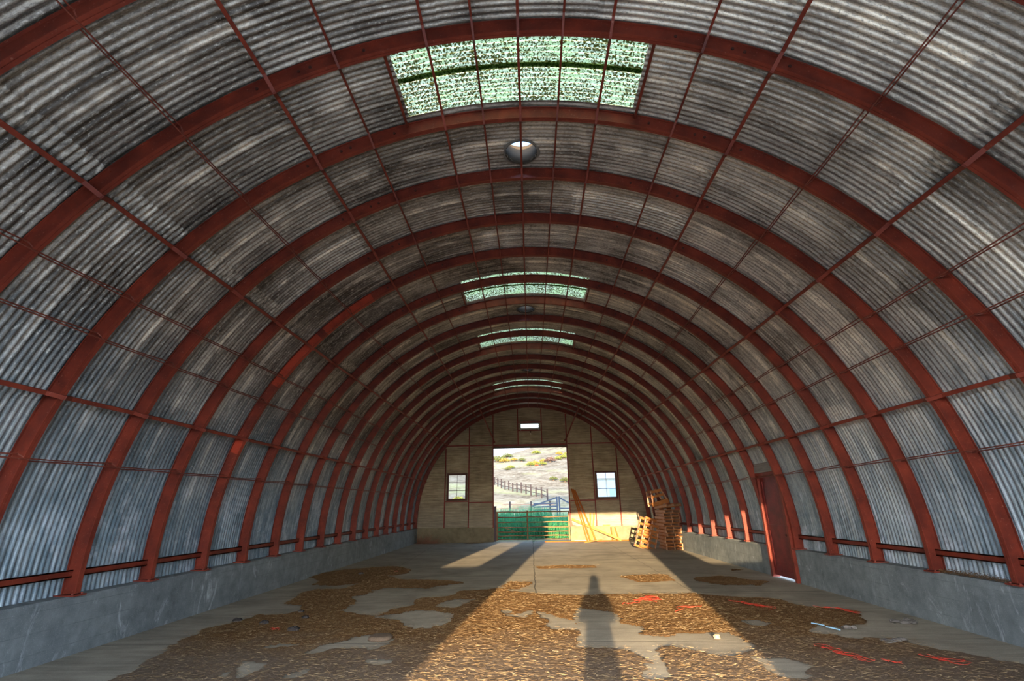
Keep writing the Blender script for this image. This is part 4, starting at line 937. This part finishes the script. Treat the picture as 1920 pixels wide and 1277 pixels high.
for k, (x, y, r_, mt, lab) in enumerate(SHR):
    z = ground_z(x, y); root = empty('hillside_shrub', lab, 'shrub', (x, y, z), 0, 'shrubs on the dry hillside'); q = random.Random(k); b = MB()
    sc_ = .62
    for (dx, dy, rr) in ((0, 0, 1), (.7, .1, .65), (-.65, 0, .6), (.2, -.4, .7)): foliage(b, (dx * r_ * sc_, dy * r_, .15 * r_), rr * r_ * sc_, 170, q)
    b.build('foliage', mt, root)
    b = MB()
    for s_ in (-.3, 0, .35): b.tube([(0, 0, -.2), (s_ * r_ * .5, 0, .35 * r_), (s_ * r_, .1, .6 * r_)], [.06 * r_, .04 * r_, .015 * r_], 5)
    b.build('stem', M_TRUNK, root)
# pale blue shed beyond the right window
z = ground_z(9.5, 56); root = empty('blue_shed', 'pale blue shed with a teal door seen through the right window', 'shed', (9.6, 56, z - .1))
M_BW = plain('pale_blue_boards', (.075, .11, .145), .8, 0, .2, 2); H = 3.6 - z
b = MB(); b.box((-2.4, 0, 0), (2.4, 4, H)); b.build('walls', M_BW, root)
b = MB(); b.add([(-2.6, -.3, H), (2.6, -.3, H), (2.6, 4.3, H), (-2.6, 4.3, H), (-2.6, 2, H + .9), (2.6, 2, H + .9)], [(0, 1, 5, 4), (2, 3, 4, 5), (0, 4, 3), (1, 2, 5), (0, 3, 2, 1)]); b.build('roof', plain('pale_grey_roof', (.15, .155, .16), .6), root)
b = MB(); b.box((-1.0, -.06, .0), (.3, 0, H - 1.0)); b.build('shed_door', plain('teal_blue_door', (.03, .08, .12)), root)

# ------------------------------------------------------------------ the photographer, standing in the front doorway
M_COAT = plain('dark_long_coat', (.06, .06, .075), .9); M_SKIN = plain('skin', (.50, .31, .22), .5, 0, .1); M_HAIR = plain('dark_hair', (.05, .035, .025), .8); M_CAMB = plain('black_camera_body', (.02, .02, .02), .4); M_SHOE = plain('brown_shoes', (.10, .06, .04), .6)
pe = empty('person', 'person in a long dark coat holding a camera to the face, casting the long shadow', 'person', (0.02, -.42, ZF))
def skin(name, verts, edges, radii, mat, parent, root_i=0, sub=2):
    me = bpy.data.meshes.new(name); me.from_pydata(verts, edges, []); me.update(); o = bpy.data.objects.new(name, me); col.objects.link(o); o.parent = parent
    md = o.modifiers.new('s', 'SKIN'); md.use_smooth_shade = True
    for i, r_ in enumerate(radii):
        sv = me.skin_vertices[0].data[i]; sv.radius = r_ if isinstance(r_, tuple) else (r_, r_); sv.use_root = (i == root_i)
    s2 = o.modifiers.new('u', 'SUBSURF'); s2.levels = sub; s2.render_levels = sub; me.materials.append(mat); return o
bv = [(0,0,.95),(0,0,1.12),(0,0,1.32),(0,.0,1.46),(0,.01,1.53),(0,.015,1.60),(0,.02,1.68),(0,.02,1.75),
      (-.10,0,.88),(-.11,.01,.50),(-.12,0,.10),(-.12,.08,.05),(.10,0,.88),(.11,.01,.50),(.12,0,.10),(.12,.08,.05),
      (-.18,0,1.43),(-.27,.05,1.18),(-.09,.20,1.48),(.18,0,1.43),(.27,.05,1.18),(.09,.20,1.48)]
be = [(0,1),(1,2),(2,3),(3,4),(4,5),(5,6),(6,7),(0,8),(8,9),(9,10),(10,11),(0,12),(12,13),(13,14),(14,15),(3,16),(16,17),(17,18),(3,19),(19,20),(20,21)]
br = [(.15,.11),(.14,.10),(.17,.12),(.12,.09),(.058,.058),(.065,.075),(.082,.095),(.070,.085),.10,.062,.045,.035,.10,.062,.045,.035,.06,.045,.03,.06,.045,.03]
body = skin('body', bv, be, br, M_SKIN, pe)
for s_ in (-1, 1):                                   # hands closed round the camera
    hv = [(s_*.09,.20,1.48),(s_*.085,.24,1.53),(s_*.075,.265,1.575)]; hv2 = list(hv); he = [(0,1),(1,2)]; hr = [.028,(.036,.022),(.034,.018)]
    for k, (l_) in enumerate((.062,.07,.066,.052)):
        a = Vector((s_*(.078), .262 + .0, 1.53 + .019 * k)); o_ = len(hv2)
        hv2 += [tuple(a + Vector((-s_*.004, .022, 0))), tuple(a + Vector((-s_*.020, .034, 0))), tuple(a + Vector((-s_*(.020 + l_*.45), .034, 0)))]
        he += [(2 if k > 1 else 1, o_), (o_, o_+1), (o_+1, o_+2)]; hr += [.009,.0085,.0075]
    o_ = len(hv2); hv2 += [(s_*.065,.235,1.555),(s_*.045,.232,1.575)]; he += [(1,o_),(o_,o_+1)]; hr += [.011,.009]
    skin('hand', hv2, he, hr, M_SKIN, pe, 0, 1)
def rings(name, prof, mat, parent, n=24):
    vs = []; fs = []
    for (z, rx, ry, cy) in prof:
        for k in range(n): g_ = 2 * PI * k / n; vs.append((rx * math.cos(g_), cy + ry * math.sin(g_), z))
    for i in range(len(prof) - 1):
        for k in range(n): k2 = (k + 1) % n; fs.append((i*n+k, i*n+k2, (i+1)*n+k2, (i+1)*n+k))
    fs.append(tuple(range(n))[::-1]); fs.append(tuple((len(prof)-1)*n + k for k in range(n)))
    return MB().add(vs, fs).build(name, mat, parent, True)
rings('coat', [(.16,.235,.17,.01),(.40,.225,.165,.01),(.70,.21,.16,.01),(.95,.195,.145,.0),(1.10,.185,.135,.0),(1.28,.205,.14,.0),(1.40,.205,.13,.0),(1.47,.15,.10,.0),(1.52,.075,.075,.01)], M_COAT, pe)
for s_ in (-1, 1):
    MB().tube([(s_*.17,0,1.43),(s_*.222,.02,1.32),(s_*.245,.06,1.17),(s_*.20,.12,1.31),(s_*.10,.19,1.46)], [.07,.068,.06,.05,.042], 12).build('sleeve', M_COAT, pe, True)
    b = MB(); b.tube([(s_*.12,-.08,.05),(s_*.12,-.02,.055),(s_*.12,.06,.05),(s_*.12,.15,.035)], [.045,.05,.05,.035], 12); b.build('shoe', M_SHOE, pe, True)
rings('hair', [(1.56,.10,.06,-.05),(1.62,.112,.085,-.03),(1.68,.115,.10,-.012),(1.74,.112,.11,.0),(1.785,.098,.10,.005),(1.81,.06,.065,.01)], M_HAIR, pe)
b = MB(); b.tube([(0,.115,1.665),(0,.135,1.64),(0,.13,1.625)], [.010,.016,.012], 8); b.build('nose', M_SKIN, pe, True)
cm = empty('handheld_camera', 'black camera held up to the photographer\'s face', 'camera', (.02, -.42, ZF))
b = MB(); b.box((-.07, .17, 1.58), (.07, .225, 1.68)); b.box((-.03, .175, 1.68), (.03, .22, 1.705)); b.build('camera_body', M_CAMB, cm)
b = MB(); b.tube([(0, .225, 1.63), (0, .29, 1.63), (0, .295, 1.63)], [.036, .038, .036], 16); b.build('lens', M_CAMB, cm)
